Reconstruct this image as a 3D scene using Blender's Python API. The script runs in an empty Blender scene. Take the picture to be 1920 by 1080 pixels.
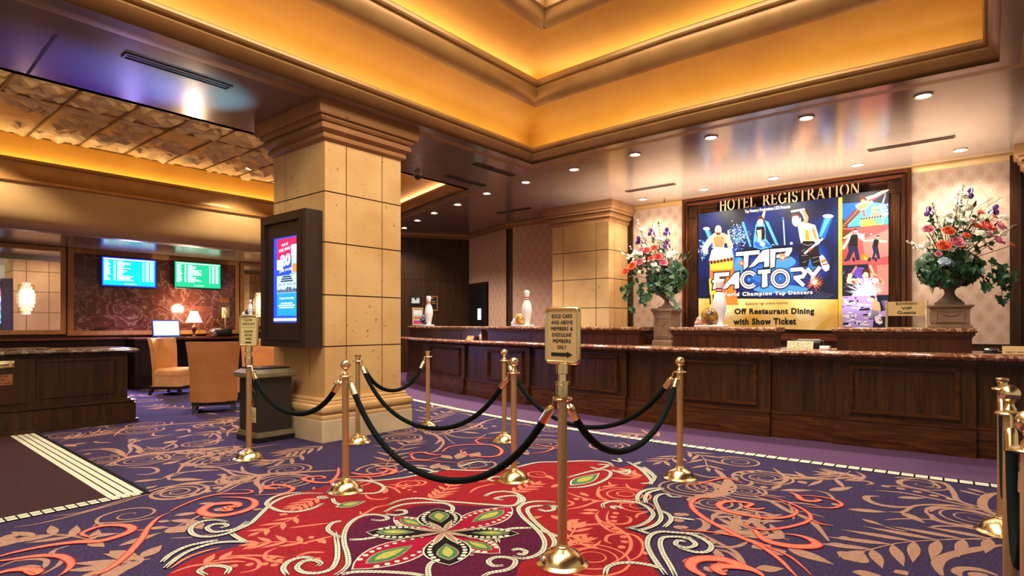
import bpy, bmesh, math, random
from mathutils import Vector, Matrix
random.seed(7)
C = bpy.context.scene.collection
SC = bpy.context.scene
PI = math.pi

# ------------------------------------------------------------------ camera
# world: X runs away to the right (along the screens wall), Y runs away to the left (along the reception counter)
F, CX, HY, H = 1091.0, 960.0, 608.0, 1.3
TH = math.atan2(896, 1091)
VX, VY = math.sin(TH), math.cos(TH)
UX, UY = -math.cos(TH), math.sin(TH)
cd = bpy.data.cameras.new('camera'); cam = bpy.data.objects.new('camera', cd); C.objects.link(cam)
cam.location = (0, 0, H)
cam.rotation_euler = (PI/2, 0, math.atan2(UY, VY) - PI/2)
cd.sensor_width = 36; cd.lens = F/1920*36; cd.shift_y = (HY-540)/1920; cd.clip_start = 0.05; cd.clip_end = 100
SC.camera = cam

# ------------------------------------------------------------------ world, exposure
SC.view_settings.view_transform = 'Standard'; SC.view_settings.look = 'None'
SC.view_settings.gamma = 1; SC.view_settings.use_curve_mapping = False
SC.view_settings.exposure = 0.2
wd = bpy.data.worlds.new('world'); SC.world = wd; wd.use_nodes = True
wd.node_tree.nodes['Background'].inputs[0].default_value = (1.0, 0.78, 0.58, 1)
wd.node_tree.nodes['Background'].inputs[1].default_value = 0.44
SC.cycles.use_denoising = True
SC.cycles.max_bounces = 7; SC.cycles.diffuse_bounces = 4; SC.cycles.glossy_bounces = 4
SC.cycles.sample_clamp_indirect = 6.0; SC.cycles.sample_clamp_direct = 0
SC.cycles.caustics_reflective = False; SC.cycles.caustics_refractive = False

def area(name, loc, sx, sy, energy, col, rot=(0,0,0), spread=PI):
    l = bpy.data.lights.new(name, 'AREA'); l.shape = 'RECTANGLE'; l.size = sx; l.size_y = sy
    l.energy = energy; l.color = col; l.spread = spread
    o = bpy.data.objects.new(name, l); C.objects.link(o); o.location = loc; o.rotation_euler = rot
    return o
def spot(name, loc, energy, col, size, blend=.6, rot=(0,0,0), radius=.04):
    l = bpy.data.lights.new(name, 'SPOT'); l.energy = energy; l.color = col; l.spot_size = size; l.spot_blend = blend
    l.shadow_soft_size = radius
    o = bpy.data.objects.new(name, l); C.objects.link(o); o.location = loc; o.rotation_euler = rot
    return o
WARM = (1.0, .78, .52); COVE = (1.0, .73, .36); WHITE = (1.0, .90, .78)
# lamps lying in the troughs of the stepped tray ceiling (facing up)
UP = (PI, 0, 0)
area('cove_lamp', (3.4, 5.50, 3.93), 7.2, .07, 13, COVE, UP)
area('cove_lamp', (7.10, 2.7, 3.93), .07, 5.2, 7.5, COVE, UP)
area('cove_lamp', (3.2, 5.12, 4.74), 7.0, .07, 16, COVE, UP)
area('cove_lamp', (6.68, 2.6, 4.74), .07, 4.8, 9, COVE, UP)
# lamps in the trough round the tiled ceiling
area('cove_lamp', (3.6, 11.12, 3.70), 9.6, .06, 36, COVE, UP)
area('cove_lamp', (8.27, 9.2, 3.93), .06, 3.6, 26, COVE, (PI, 0, -.277))
# the bright laylight at the top of the tray
area('laylight_lamp', (2.6, 2.4, 5.36), 6.0, 3.6, 330, WHITE)
# downlights along the counter, and wall washers along the reception wall
DOWN = [(9.68,11.49),(9.18,10.42),(8.80,9.44),(8.48,8.40),(8.10,7.26),(7.89,6.17),(7.72,5.07),(7.60,3.95),(7.54,2.82),(7.54,1.68),(7.61,.55)]
WASH = [(10.30,.32),(10.26,1.57),(10.30,2.8),(10.34,4.0),(10.41,5.24)]
for x, y in DOWN: spot('downlight_lamp', (x, y, 3.725), 120 if y < 6 else 200, WHITE, 1.9 if y < 6 else 2.3, .7)
for x, y in WASH: spot('washer_lamp', (x, y, 3.725), 105 if y < 5 else 55, WHITE, 2.3, .6, (0, -.10, 0))
# hidden fill added to brighten the ceiling, blue spot added to tint the counter
area('hidden_ceiling_fill', (10.55, 2.9, 1.10), .08, 4.6, 34, WHITE, (PI, 0, 0), 1.6)
area('hidden_ceiling_fill', (9.7, 2.8, .9), .08, 5.4, 230, WHITE, (PI, 0, 0), 1.35)
spot('added_blue_spot', (7.35, 6.75, 3.70), 60, (.05, .10, 1.0), .35, .8, (0, -.03, 0))
# downlights of the lounge side
for x, y in [(5.15,10.4),(1.5,10.4)]: spot('lounge_lamp', (x, y, 4.02), 170, WARM, 2.1, .5)
area('cove_lamp', (3.0, 7.46, 3.86), 9.0, .06, 150, WARM, UP)
spot('lounge_lamp', (4.3, 8.4, 4.04), 240, WHITE, 2.2, .5)  # extra spot added out of sight to brighten the pillar's back
spot('lounge_lamp', (2.2, 9.0, 4.04), 110, WARM, 2.2, .5)
area('screen_glow', (4.29, 13.845, 2.37), 1.0, .62, 26, (.16, .20, 1.0), (-PI/2, 0, 0)); area('screen_glow', (5.64, 13.845, 2.40), .98, .58, 5, (.2, .85, .7), (-PI/2, 0, 0))
spot('screen_spill', (4.29, 13.70, 2.10), 900, (.42, .36, 1.0), 2.4, .9, (-.75, 0, 0), .15)
# unseen blue and cyan spots added over the display box to tint the soffit
spot('added_soffit_spot', (3.50, 6.62, 2.62), 620, (.012, .03, 1.0), .85, .95, (0, 2.22, -.12)); spot('added_soffit_spot', (3.52, 6.52, 2.62), 260, (.16, .58, 1.0), .95, .95, (0, 2.45, .05))
for x, y in [(4.6,12.6),(2.4,12.6),(6.2,12.6)]: spot('lounge_lamp', (x, y, 2.78), 85, WARM, 2.0, .6)
for x, y in [(1.2,6.6),(2.9,6.9),(6.0,6.5)]: spot('lobby_fill', (x, y, 3.74), 42, WARM, 1.8, .6)  # unseen lamps without fittings, kept for their glow on the soffit

# ------------------------------------------------------------------ pixel helpers: a ray of the camera met with a real plane
def w2(r, d): return (r*VX + d*VY, r*UX + d*UY)
def fl(px, py, z=0.0):
    d = F*(H-z)/(py-HY); x, y = w2((px-CX)/F*d, d); return (x, y, z)
def onX(px, py, X):
    k = (px-CX)/F; d = X/(k*VX+VY); x, y = w2(k*d, d); return (X, y, H-(py-HY)/F*d)
def onY(px, py, Y):
    k = (px-CX)/F; d = Y/(k*UX+UY); x, y = w2(k*d, d); return (x, Y, H-(py-HY)/F*d)

# ------------------------------------------------------------------ materials
def lin(c):
    def f(v):
        v /= 255.
        return v/12.92 if v <= .04045 else ((v+.055)/1.055)**2.4
    return tuple(f(v) for v in c)
def mat(name, rgb, rough=.6, metal=0., spec=.5, emit=None, es=0., coat=0.):
    m = bpy.data.materials.new(name); m.use_nodes = True
    b = m.node_tree.nodes['Principled BSDF']
    b.inputs['Base Color'].default_value = (*lin(rgb), 1)
    b.inputs['Roughness'].default_value = rough; b.inputs['Metallic'].default_value = metal
    b.inputs['Specular IOR Level'].default_value = spec
    b.inputs['Coat Weight'].default_value = coat
    if emit:
        b.inputs['Emission Color'].default_value = (*lin(emit), 1); b.inputs['Emission Strength'].default_value = es
    return m
def nodes(m): return m.node_tree.nodes, m.node_tree.links, m.node_tree.nodes['Principled BSDF']
def ramp(n, stops):
    r = n.new('ShaderNodeValToRGB'); e = r.color_ramp.elements
    while len(e) < len(stops): e.new(.5)
    for i, (p, c) in enumerate(stops): e[i].position = p; e[i].color = (*lin(c), 1)
    return r
def coords(n, l, scale=(1,1,1)):
    t = n.new('ShaderNodeTexCoord'); mp = n.new('ShaderNodeMapping'); mp.inputs['Scale'].default_value = scale
    l.new(t.outputs['Object'], mp.inputs['Vector']); return mp
def noisy(name, c1, c2, scale=4., detail=5., stretch=(1,1,1), rough=.5, bump=0., bscale=None, dist=.0, **k):
    m = mat(name, c1, rough, **k); n, l, b = nodes(m)
    mp = coords(n, l, stretch); t = n.new('ShaderNodeTexNoise')
    t.inputs['Scale'].default_value = scale; t.inputs['Detail'].default_value = detail; t.inputs['Distortion'].default_value = dist
    l.new(mp.outputs[0], t.inputs['Vector'])
    r = ramp(n, [(.32, c1), (.68, c2)]); l.new(t.outputs['Fac'], r.inputs[0]); l.new(r.outputs[0], b.inputs['Base Color'])
    if bump:
        t2 = n.new('ShaderNodeTexNoise'); t2.inputs['Scale'].default_value = bscale or scale*6; l.new(mp.outputs[0], t2.inputs['Vector'])
        bp = n.new('ShaderNodeBump'); bp.inputs['Strength'].default_value = bump; bp.inputs['Distance'].default_value = .01
        l.new(t2.outputs['Fac'], bp.inputs['Height']); l.new(bp.outputs[0], b.inputs['Normal'])
    return m
def carpet(name, c1, c2): return noisy(name, c1, c2, scale=60, detail=3, rough=.95, bump=.25, bscale=260, spec=.1)
def stone(name, c1, c2, pit):
    m = mat(name, c1, .55); n, l, b = nodes(m); mp = coords(n, l)
    t = n.new('ShaderNodeTexNoise'); t.inputs['Scale'].default_value = 1.7; t.inputs['Detail'].default_value = 7; l.new(mp.outputs[0], t.inputs['Vector'])
    r = ramp(n, [(.35, c1), (.65, c2)]); l.new(t.outputs['Fac'], r.inputs[0])
    v = n.new('ShaderNodeTexNoise'); v.inputs['Scale'].default_value = 17; v.inputs['Detail'].default_value = 2; v.inputs['Roughness'].default_value = .7
    l.new(mp.outputs[0], v.inputs['Vector'])
    r2 = ramp(n, [(.70, (0,0,0)), (.725, (255,255,255))]); l.new(v.outputs['Fac'], r2.inputs[0])
    mx = n.new('ShaderNodeMixRGB'); mx.inputs[2].default_value = (*lin(pit), 1)
    l.new(r2.outputs[0], mx.inputs[0]); l.new(r.outputs[0], mx.inputs[1]); l.new(mx.outputs[0], b.inputs['Base Color'])
    return m
def marble(name, base, mid, vein, scale, rough=.12):
    m = mat(name, base, rough); n, l, b = nodes(m); mp = coords(n, l)
    t = n.new('ShaderNodeTexNoise'); t.inputs['Scale'].default_value = scale; t.inputs['Detail'].default_value = 8; t.inputs['Distortion'].default_value = 1.6
    l.new(mp.outputs[0], t.inputs['Vector'])
    r = ramp(n, [(.30, base), (.46, mid), (.50, vein), (.535, mid), (.75, base)]); l.new(t.outputs['Fac'], r.inputs[0]); l.new(r.outputs[0], b.inputs['Base Color'])
    return m
def wallmarble(name):
    # slabs about 0.45 m wide, each with its own tone and veining
    m = mat(name, (100,52,40), .14); n, l, b = nodes(m); mp = coords(n, l)
    v = n.new('ShaderNodeTexVoronoi'); v.distance = 'CHEBYCHEV'; v.inputs['Scale'].default_value = 2.1; v.inputs['Randomness'].default_value = .25; l.new(mp.outputs[0], v.inputs['Vector'])
    t = n.new('ShaderNodeTexNoise'); t.inputs['Scale'].default_value = 2.3; t.inputs['Detail'].default_value = 7; t.inputs['Roughness'].default_value = .58; t.inputs['Distortion'].default_value = 1.8
    ad = n.new('ShaderNodeVectorMath'); ad.operation = 'MULTIPLY_ADD'; l.new(v.outputs['Color'], ad.inputs[0]); ad.inputs[1].default_value = (9,9,9); l.new(mp.outputs[0], ad.inputs[2]); l.new(ad.outputs[0], t.inputs['Vector'])
    r = ramp(n, [(.28, (64,30,26)), (.475, (104,56,44)), (.495, (180,138,118)), (.507, (112,62,50)), (.75, (78,38,32))]); l.new(t.outputs['Fac'], r.inputs[0])
    mx = n.new('ShaderNodeMixRGB'); mx.blend_type = 'MULTIPLY'; mx.inputs[0].default_value = .7
    sp = n.new('ShaderNodeSeparateColor'); l.new(v.outputs['Color'], sp.inputs[0]); r2 = ramp(n, [(0, (150,140,140)), (1, (255,250,246))]); l.new(sp.outputs[0], r2.inputs[0])
    l.new(r.outputs[0], mx.inputs[1]); l.new(r2.outputs[0], mx.inputs[2]); l.new(mx.outputs[0], b.inputs['Base Color'])
    return m
def wood(name, c1, c2, rough=.35, axis='z'):
    st = {'z': (9, 9, .7), 'y': (9, .7, 9), 'x': (.7, 9, 9)}[axis]
    return noisy(name, c1, c2, scale=2.2, detail=7, stretch=st, rough=rough, dist=1.2, spec=.3)

def wallpaper(name, base, dark, light, w, h, cut=0):
    # ogee lattice: concentric onion shapes from the sum of two cosines
    m = mat(name, base, .62); n, l, b = nodes(m)
    t = n.new('ShaderNodeTexCoord'); s = n.new('ShaderNodeSeparateXYZ'); l.new(t.outputs['Object'], s.inputs[0])
    def mth(op, a, bb=None):
        q = n.new('ShaderNodeMath'); q.operation = op
        for i, v in enumerate((a, bb)):
            if v is None: continue
            if isinstance(v, (int, float)): q.inputs[i].default_value = v
            else: l.new(v, q.inputs[i])
        return q.outputs[0]
    u = mth('MULTIPLY', s.outputs['Y'], 2*PI/w); v = mth('MULTIPLY', s.outputs['Z'], 2*PI/h)
    f = mth('MULTIPLY', mth('ADD', mth('COSINE', u), mth('COSINE', v)), .5)
    g = mth('ABSOLUTE', f)
    mid = tuple((p+q)/2 for p, q in zip(base, dark))
    r = ramp(n, [(0, light), (.05, light), (.09, base), (.20, mid), (.23, light), (.28, light), (.31, base), (.44, base), (.47, light), (.51, light), (.54, mid), (.85, dark)])
    r.color_ramp.interpolation = 'LINEAR'
    l.new(g, r.inputs[0]); l.new(r.outputs[0], b.inputs['Base Color'])
    return m

M = {}
M['purple'] = carpet('carpet_purple', (46, 38, 62), (68, 55, 88))
M['plain'] = carpet('carpet_plain_plum', (82, 56, 84), (104, 74, 104))
M['aubergine'] = carpet('carpet_aubergine', (52, 32, 36), (66, 42, 44))
M['red'] = carpet('carpet_red', (124, 24, 32), (150, 34, 38))
M['maroon'] = carpet('carpet_maroon', (66, 20, 44), (92, 26, 56))
M['tan'] = carpet('carpet_tan', (150, 112, 94), (174, 136, 114))
M['salmon'] = carpet('carpet_salmon', (208, 108, 84), (228, 130, 102))
M['coral'] = carpet('carpet_coral', (172, 40, 50), (190, 54, 58))
M['cream'] = carpet('carpet_cream', (196, 194, 172), (216, 214, 190))
M['cblack'] = carpet('carpet_black', (20, 16, 20), (30, 26, 28))
M['crimson'] = carpet('carpet_crimson', (134, 18, 44), (154, 26, 54))
M['olive'] = carpet('carpet_olive', (150, 150, 70), (178, 172, 84))
M['cgreen'] = carpet('carpet_green', (54, 104, 62), (76, 124, 78))
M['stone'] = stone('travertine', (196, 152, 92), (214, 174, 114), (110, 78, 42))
M['stonecap_shaded'] = stone('travertine_shaded', (140, 94, 52), (158, 112, 66), (96, 62, 34))  # darker travertine: weaker light on the capitals is put into the colour
M['plinth'] = noisy('pale_stone', (206, 180, 140), (224, 202, 168), scale=2.5, rough=.4)
M['grout'] = mat('grout', (70, 44, 22), .9)
M['wood'] = wood('walnut', (36, 17, 4), (76, 42, 12), .38)
M['woodh'] = wood('walnut_mould', (50, 24, 8), (90, 50, 19), .22, 'y')
M['wood_red'] = wood('mahogany', (46, 20, 8), (86, 44, 17), .34)
M['wood_redh'] = wood('mahogany_cross', (66, 30, 18), (108, 54, 32), .28, 'y')
M['wood_dark'] = wood('dark_wood', (38, 20, 8), (66, 38, 16), .4)
M['wood_black'] = wood('black_wood', (22, 13, 9), (36, 22, 15), .5)
M['marble'] = marble('rosso_marble', (110, 62, 36), (134, 84, 56), (206, 178, 150), 7)
M['marble_wall'] = wallmarble('brown_marble')
M['slab'] = marble('dark_slab', (58, 46, 40), (78, 64, 56), (150, 130, 110), 6, .08)
M['soffit'] = noisy('soffit_paint', (150, 126, 108), (164, 140, 122), scale=1.2, rough=.19, metal=.45)
M['beam'] = noisy('beam_paint', (166, 138, 94), (178, 150, 106), scale=1.5, rough=.35)
M['gold_mould'] = noisy('gold_moulding', (150, 112, 62), (166, 126, 74), scale=3, rough=.38, metal=.35)
M['orange'] = noisy('orange_paint', (206, 150, 54), (220, 164, 66), scale=1.5, rough=.5)
M['laylight'] = mat('laylight', (255, 250, 238), .5, emit=(255, 240, 214), es=3.0)
M['tile'] = noisy('tin_tile', (190, 160, 112), (208, 180, 134), scale=6, rough=.4, metal=.1)
M['tile_line'] = mat('tile_rail', (120, 84, 38), .4, .4)
M['paper'] = wallpaper('ogee_wallpaper', (198, 168, 142), (190, 157, 130), (210, 184, 161), .23, .31)
M['paper2'] = wallpaper('ogee_wallpaper_small', (190, 150, 124), (182, 141, 115), (194, 154, 129), .23, .31)
M['brass'] = noisy('brass', (232, 210, 150), (242, 222, 168), scale=8, rough=.2, metal=1.0)
M['pole'] = noisy('satin_brass', (200, 162, 108), (212, 176, 122), scale=3, stretch=(30,30,1), rough=.4, metal=.75)
M['velvet'] = noisy('velvet', (7, 14, 14), (11, 22, 20), scale=90, rough=.85, spec=.12)
M['black'] = mat('black_plastic', (16, 15, 16), .35)
M['ink'] = mat('black_ink', (28, 20, 14), .6)
M['white'] = mat('white_enamel', (240, 238, 236), .25)
M['redp'] = mat('red_paint', (176, 28, 34), .35)
M['signgold'] = noisy('sign_gold', (212, 176, 116), (226, 192, 134), scale=5, rough=.35, metal=.1)
M['signpale'] = noisy('sign_pale_gold', (222, 202, 132), (232, 214, 148), scale=5, rough=.4, metal=.08)
M['leather'] = noisy('tan_leather', (200, 140, 84), (212, 154, 98), scale=7, rough=.42, bump=.06, bscale=120)
M['leather2'] = noisy('tan_leather_back', (186, 122, 66), (198, 136, 80), scale=7, rough=.45, bump=.06, bscale=120)
M['kiosk'] = wood('display_cabinet', (46, 32, 24), (58, 42, 32), .4)
M['bin'] = mat('bin_black', (38, 34, 28), .45)
M['bintop'] = noisy('bin_top', (122, 108, 78), (140, 126, 94), scale=9, rough=.4, metal=.3)
M['mirror'] = mat('mirror', (235, 232, 226), .02, 1.0)
M['frame'] = wood('bronze_frame', (150, 104, 62), (176, 128, 80), .3)
M['chrome'] = mat('chrome', (200, 200, 205), .15, 1.0)
M['lens'] = mat('lamp_lens', (255, 250, 240), .4, emit=(255, 248, 238), es=30.)
M['crystal'] = mat('crystal', (255, 240, 226), .15, emit=(255, 214, 184), es=.75)
M['crystal_hot'] = mat('crystal_glow', (255, 244, 236), .15, emit=(255, 236, 220), es=1.7)
M['shade'] = mat('lamp_shade', (255, 240, 214), .7, emit=(255, 222, 176), es=3.2)
M['trim_white'] = mat('downlight_trim', (200, 180, 156), .35, .4)
M['vent'] = mat('vent_dark', (52, 38, 28), .6)
M['bronze'] = noisy('bronze', (70, 50, 38), (96, 70, 52), scale=9, rough=.35, metal=.6)
M['urn'] = noisy('urn_stone', (92, 72, 58), (112, 90, 72), scale=7, rough=.75)
M['pedestal'] = noisy('pedestal_stone', (122, 94, 70), (144, 114, 86), scale=8, rough=.75)
M['leaf'] = noisy('ivy_leaf', (22, 58, 30), (44, 92, 48), scale=12, rough=.4)
M['leaf2'] = noisy('pale_leaf', (96, 128, 96), (130, 156, 126), scale=12, rough=.5)
M['stem'] = mat('stem', (74, 92, 46), .6)
M['twig'] = mat('twig', (92, 60, 40), .7)
for k, a, b in [('rose_o', (232, 92, 44), (248, 130, 82)), ('rose_c', (226, 82, 74), (244, 122, 106)), ('rose_p', (222, 112, 136), (242, 160, 172)),
                ('bloom_w', (238, 230, 202), (252, 248, 232)), ('iris', (70, 28, 120), (112, 54, 168)), ('hydra', (150, 172, 196), (190, 204, 220)), ('yellow', (240, 200, 90), (250, 220, 130))]:
    M[k] = noisy(k, a, b, scale=30, rough=.55)
# ------------------------------------------------------------------ mesh building
def root_loc(o):
    v = Vector((0,0,0))
    while o is not None: v += o.location; o = o.parent
    return v
class MB:
    def __init__(s): s.v = []; s.f = []; s.m = []; s.mats = []
    def mi(s, m):
        m = M[m] if isinstance(m, str) else m
        if m not in s.mats: s.mats.append(m)
        return s.mats.index(m)
    def add(s, vs, fs, m, T=None):
        b = len(s.v); k = s.mi(m)
        for v in vs: s.v.append(tuple(T @ Vector(v)) if T is not None else tuple(v))
        for f in fs: s.f.append([b+i for i in f]); s.m.append(k)
        return s
    def box(s, x0, x1, y0, y1, z0, z1, m, T=None):
        v = [(x,y,z) for z in (z0,z1) for y in (y0,y1) for x in (x0,x1)]
        return s.add(v, [(0,2,3,1),(4,5,7,6),(0,1,5,4),(2,6,7,3),(0,4,6,2),(1,3,7,5)], m, T)
    def rbox(s, x0, x1, y0, y1, z0, z1, m, r=.01, T=None):
        # box with chamfered upright and top edges
        P = [(x0+r,y0),(x1-r,y0),(x1,y0+r),(x1,y1-r),(x1-r,y1),(x0+r,y1),(x0,y1-r),(x0,y0+r)]
        cx, cy = (x0+x1)/2, (y0+y1)/2
        def ins(p, q): return (p[0]+(q if p[0]<cx else -q), p[1]+(q if p[1]<cy else -q))
        rings = [[(*ins(p, r*.7), z0) for p in P], [(*p, z0+r) for p in P], [(*p, z1-r) for p in P], [(*ins(p, r*.7), z1) for p in P]]
        return s.loft(rings, m, True, True, True, T)
    def loft(s, rings, m, closed=True, cap0=False, cap1=False, T=None):
        n = len(rings[0]); v = [p for r in rings for p in r]; f = []
        for i in range(len(rings)-1):
            for j in range(n if closed else n-1):
                k = (j+1) % n; f.append((i*n+j, i*n+k, (i+1)*n+k, (i+1)*n+j))
        if cap0: f.append(tuple(range(n-1, -1, -1)))
        if cap1: f.append(tuple((len(rings)-1)*n+j for j in range(n)))
        return s.add(v, f, m, T)
    def lathe(s, prof, m, seg=24, c=(0,0,0), T=None, caps=True):
        rings = [[(c[0]+r*math.cos(2*PI*j/seg), c[1]+r*math.sin(2*PI*j/seg), c[2]+z) for j in range(seg)] for r, z in prof]
        return s.loft(rings, m, True, caps, caps, T)
    def ball(s, c, r, m, seg=20, n=12, sc=(1,1,1), T=None):
        rings = []
        for i in range(n+1):
            a = -PI/2 + PI*i/n; rr = max(r*math.cos(a), r*.01)
            rings.append([(c[0]+sc[0]*rr*math.cos(2*PI*j/seg), c[1]+sc[1]*rr*math.sin(2*PI*j/seg), c[2]+sc[2]*r*math.sin(a)) for j in range(seg)])
        return s.loft(rings, m, True, True, True, T)
    def tube(s, pts, r, m, seg=10, caps=True, T=None):
        pts = [Vector(p) for p in pts]; rings = []
        up = Vector((0,0,1))
        for i, p in enumerate(pts):
            d = (pts[min(i+1,len(pts)-1)] - pts[max(i-1,0)]).normalized()
            a = up.cross(d)
            if a.length < .02: a = Vector((1,0,0)).cross(d)
            a.normalize(); b = d.cross(a)
            rr = r(i/(len(pts)-1)) if callable(r) else r
            rings.append([tuple(p + a*rr*math.cos(2*PI*j/seg) + b*rr*math.sin(2*PI*j/seg)) for j in range(seg)])
        return s.loft(rings, m, True, caps, caps, T)
    def prism(s, poly, z0, z1, m, T=None):
        n = len(poly); v = [(x,y,z0) for x,y in poly] + [(x,y,z1) for x,y in poly]
        f = [tuple(range(n-1,-1,-1)), tuple(range(n, 2*n))] + [(i,(i+1)%n,n+(i+1)%n,n+i) for i in range(n)]
        return s.add(v, f, m, T)
    def poly(s, pts, m, T=None): return s.add(pts, [tuple(range(len(pts)))], m, T)
    def sweep(s, prof, path, m, closed=False, T=None, caps=False):
        # prof: (offset to the right of the path, height); path: (x, y) points
        n = len(path); R = []
        for i in range(n):
            p = Vector(path[i])
            if closed: a, b = Vector(path[i-1]), Vector(path[(i+1)%n])
            else: a, b = Vector(path[max(i-1,0)]), Vector(path[min(i+1,n-1)])
            d1 = (p-a).normalized() if (p-a).length > 1e-9 else (b-p).normalized()
            d2 = (b-p).normalized() if (b-p).length > 1e-9 else d1
            n1 = Vector((d1.y,-d1.x)); n2 = Vector((d2.y,-d2.x)); mt = (n1+n2)
            mt = mt / max(mt.dot(n1), .2)
            R.append([(p.x+mt.x*o, p.y+mt.y*o, z) for o, z in prof])
        if closed: R.append(R[0])
        return s.loft(R, m, False, caps, caps, T)
    def build(s, name, parent=None, smooth=None, local=False, kind=None, recalc=True):
        me = bpy.data.meshes.new(name)
        off = Vector((0,0,0)) if (local or parent is None) else root_loc(parent)
        me.from_pydata([(v[0]-off.x, v[1]-off.y, v[2]-off.z) for v in s.v], [], s.f)
        for m in s.mats: me.materials.append(m)
        me.polygons.foreach_set('material_index', s.m)
        if recalc:
            b = bmesh.new(); b.from_mesh(me); bmesh.ops.recalc_face_normals(b, faces=b.faces); b.to_mesh(me); b.free()
        if smooth is not None:
            me.shade_smooth(); me.set_sharp_from_angle(angle=math.radians(smooth))
        me.update()
        o = bpy.data.objects.new(name, me); C.objects.link(o)
        if parent is not None: o.parent = parent
        if kind: o['kind'] = kind
        return o
def struct(mb, name, smooth=None, recalc=True): return mb.build(name, None, smooth, kind='structure', recalc=recalc)
def tag(o, label, cat, group=None):
    o['label'] = label; o['category'] = cat
    if group: o['group'] = group
    return o
def thing(name, label, cat, loc, group=None, rz=0):
    o = bpy.data.objects.new(name, None); C.objects.link(o); o.location = loc; o.rotation_euler = (0,0,rz)
    o.empty_display_size = .1
    return tag(o, label, cat, group)
def clone(root, loc, rz, label, group=None):
    r = root.copy(); C.objects.link(r); r.location = loc; r.rotation_euler = (0,0,rz); r['label'] = label
    if group: r['group'] = group
    for ch in root.children:
        c = ch.copy(); C.objects.link(c); c.parent = r
        for g in ch.children:
            d = g.copy(); C.objects.link(d); d.parent = c
    return r

# ------------------------------------------------------------------ lettering
_fc = {}
def glyphs(s, bold=0., sp=1.):
    k = (s, bold, sp)
    if k not in _fc:
        c = bpy.data.curves.new('lettering', 'FONT'); c.body = s; c.size = 1; c.bevel_depth = bold; c.bevel_resolution = 0; c.resolution_u = 3; c.space_character = sp
        o = bpy.data.objects.new('lettering', c); C.objects.link(o)
        me = bpy.data.meshes.new_from_object(o)
        vs = [v.co.copy() for v in me.vertices]; fs = [tuple(p.vertices) for p in me.polygons if bold == 0 or sum(me.vertices[i].co.z for i in p.vertices)/len(p.vertices) > bold*.2]
        bpy.data.objects.remove(o); bpy.data.meshes.remove(me); bpy.data.curves.remove(c)
        x0 = min(v.x for v in vs); x1 = max(v.x for v in vs); y0 = min(v.y for v in vs); y1 = max(v.y for v in vs)
        _fc[k] = ([((v.x-x0)/(x1-x0), (v.y-y0)/(y1-y0)) for v in vs], fs, (x1-x0)/(y1-y0))
    return _fc[k]
def text_quad(mb, s, fn, bl, br, tl, tr, m, bold=0., sp=1., shear=0.):
    # letters fitted to a quad given in 2D, fn lifts 2D to 3D
    vs, fs, _ = glyphs(s, bold, sp)
    out = []
    for u, v in vs:
        u2 = u + shear*(v-.5)
        x = (bl[0]*(1-u2)+br[0]*u2)*(1-v) + (tl[0]*(1-u2)+tr[0]*u2)*v
        y = (bl[1]*(1-u2)+br[1]*u2)*(1-v) + (tl[1]*(1-u2)+tr[1]*u2)*v
        out.append(fn(x, y))
    mb.add(out, fs, m)
def text_box(mb, s, fn, cx, cy, w, h, m, bold=0., sp=1.):
    text_quad(mb, s, fn, (cx-w/2,cy-h/2), (cx+w/2,cy-h/2), (cx-w/2,cy+h/2), (cx+w/2,cy+h/2), m, bold, sp)

# ------------------------------------------------------------------ room shell
# reception counter line (front of the plinth), x as a function of y
CP = [(-2,7.25),(0,7.2),(1.3,7.1),(2.0,7.05),(3.0,7.03),(4.4,7.14),(5.67,7.36),(7.28,7.62),(8.2,7.9),(9.1,8.2),(10.5,8.8)]
def smooth_at(P, y):
    for i in range(len(P)-1):
        if P[i][0] <= y <= P[i+1][0]:
            p0 = P[max(i-1,0)]; p1 = P[i]; p2 = P[i+1]; p3 = P[min(i+2,len(P)-1)]
            h = p2[0]-p1[0]; t = (y-p1[0])/h
            m1 = (p2[1]-p0[1])/(p2[0]-p0[0])*h; m2 = (p3[1]-p1[1])/(p3[0]-p1[0])*h
            return (2*t**3-3*t*t+1)*p1[1] + (t**3-2*t*t+t)*m1 + (-2*t**3+3*t*t)*p2[1] + (t**3-t*t)*m2
    return P[0][1] if y < P[0][0] else P[-1][1]
def cx_at(y): return smooth_at(CP, y)
def cn_at(y):
    s = (cx_at(y+.05)-cx_at(y-.05))/.1; l = math.hypot(1, s)
    return (1/l, -s/l)                      # unit normal pointing behind the counter
def cpt(y, off): n = cn_at(y); return (cx_at(y)+n[0]*off, y+n[1]*off)
def cpath(y0, y1, off=0, step=.25):
    n = max(1, int(round(abs(y1-y0)/step)))
    return [cpt(y0+(y1-y0)*i/n, off) for i in range(n+1)]
def ray_line(px, py, A, B):
    k = (px-CX)/F; dx, dy = w2(k, 1.0)
    ex, ey = B[0]-A[0], B[1]-A[1]
    d = (A[0]*ey - A[1]*ex)/(dx*ey - dy*ex)
    return (dx*d, dy*d, H-(py-HY)/F*d)

SOF = 3.75; ZUP = Vector((0,0,1))
TRAY = [(-3,5.42),(7.09,5.42),(7.02,4.4),(6.97,2.9),(6.99,1.5),(7.08,-.07),(-3,-.07)]
COF = [(8.78,11.25),(7.66,7.36)]
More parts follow.
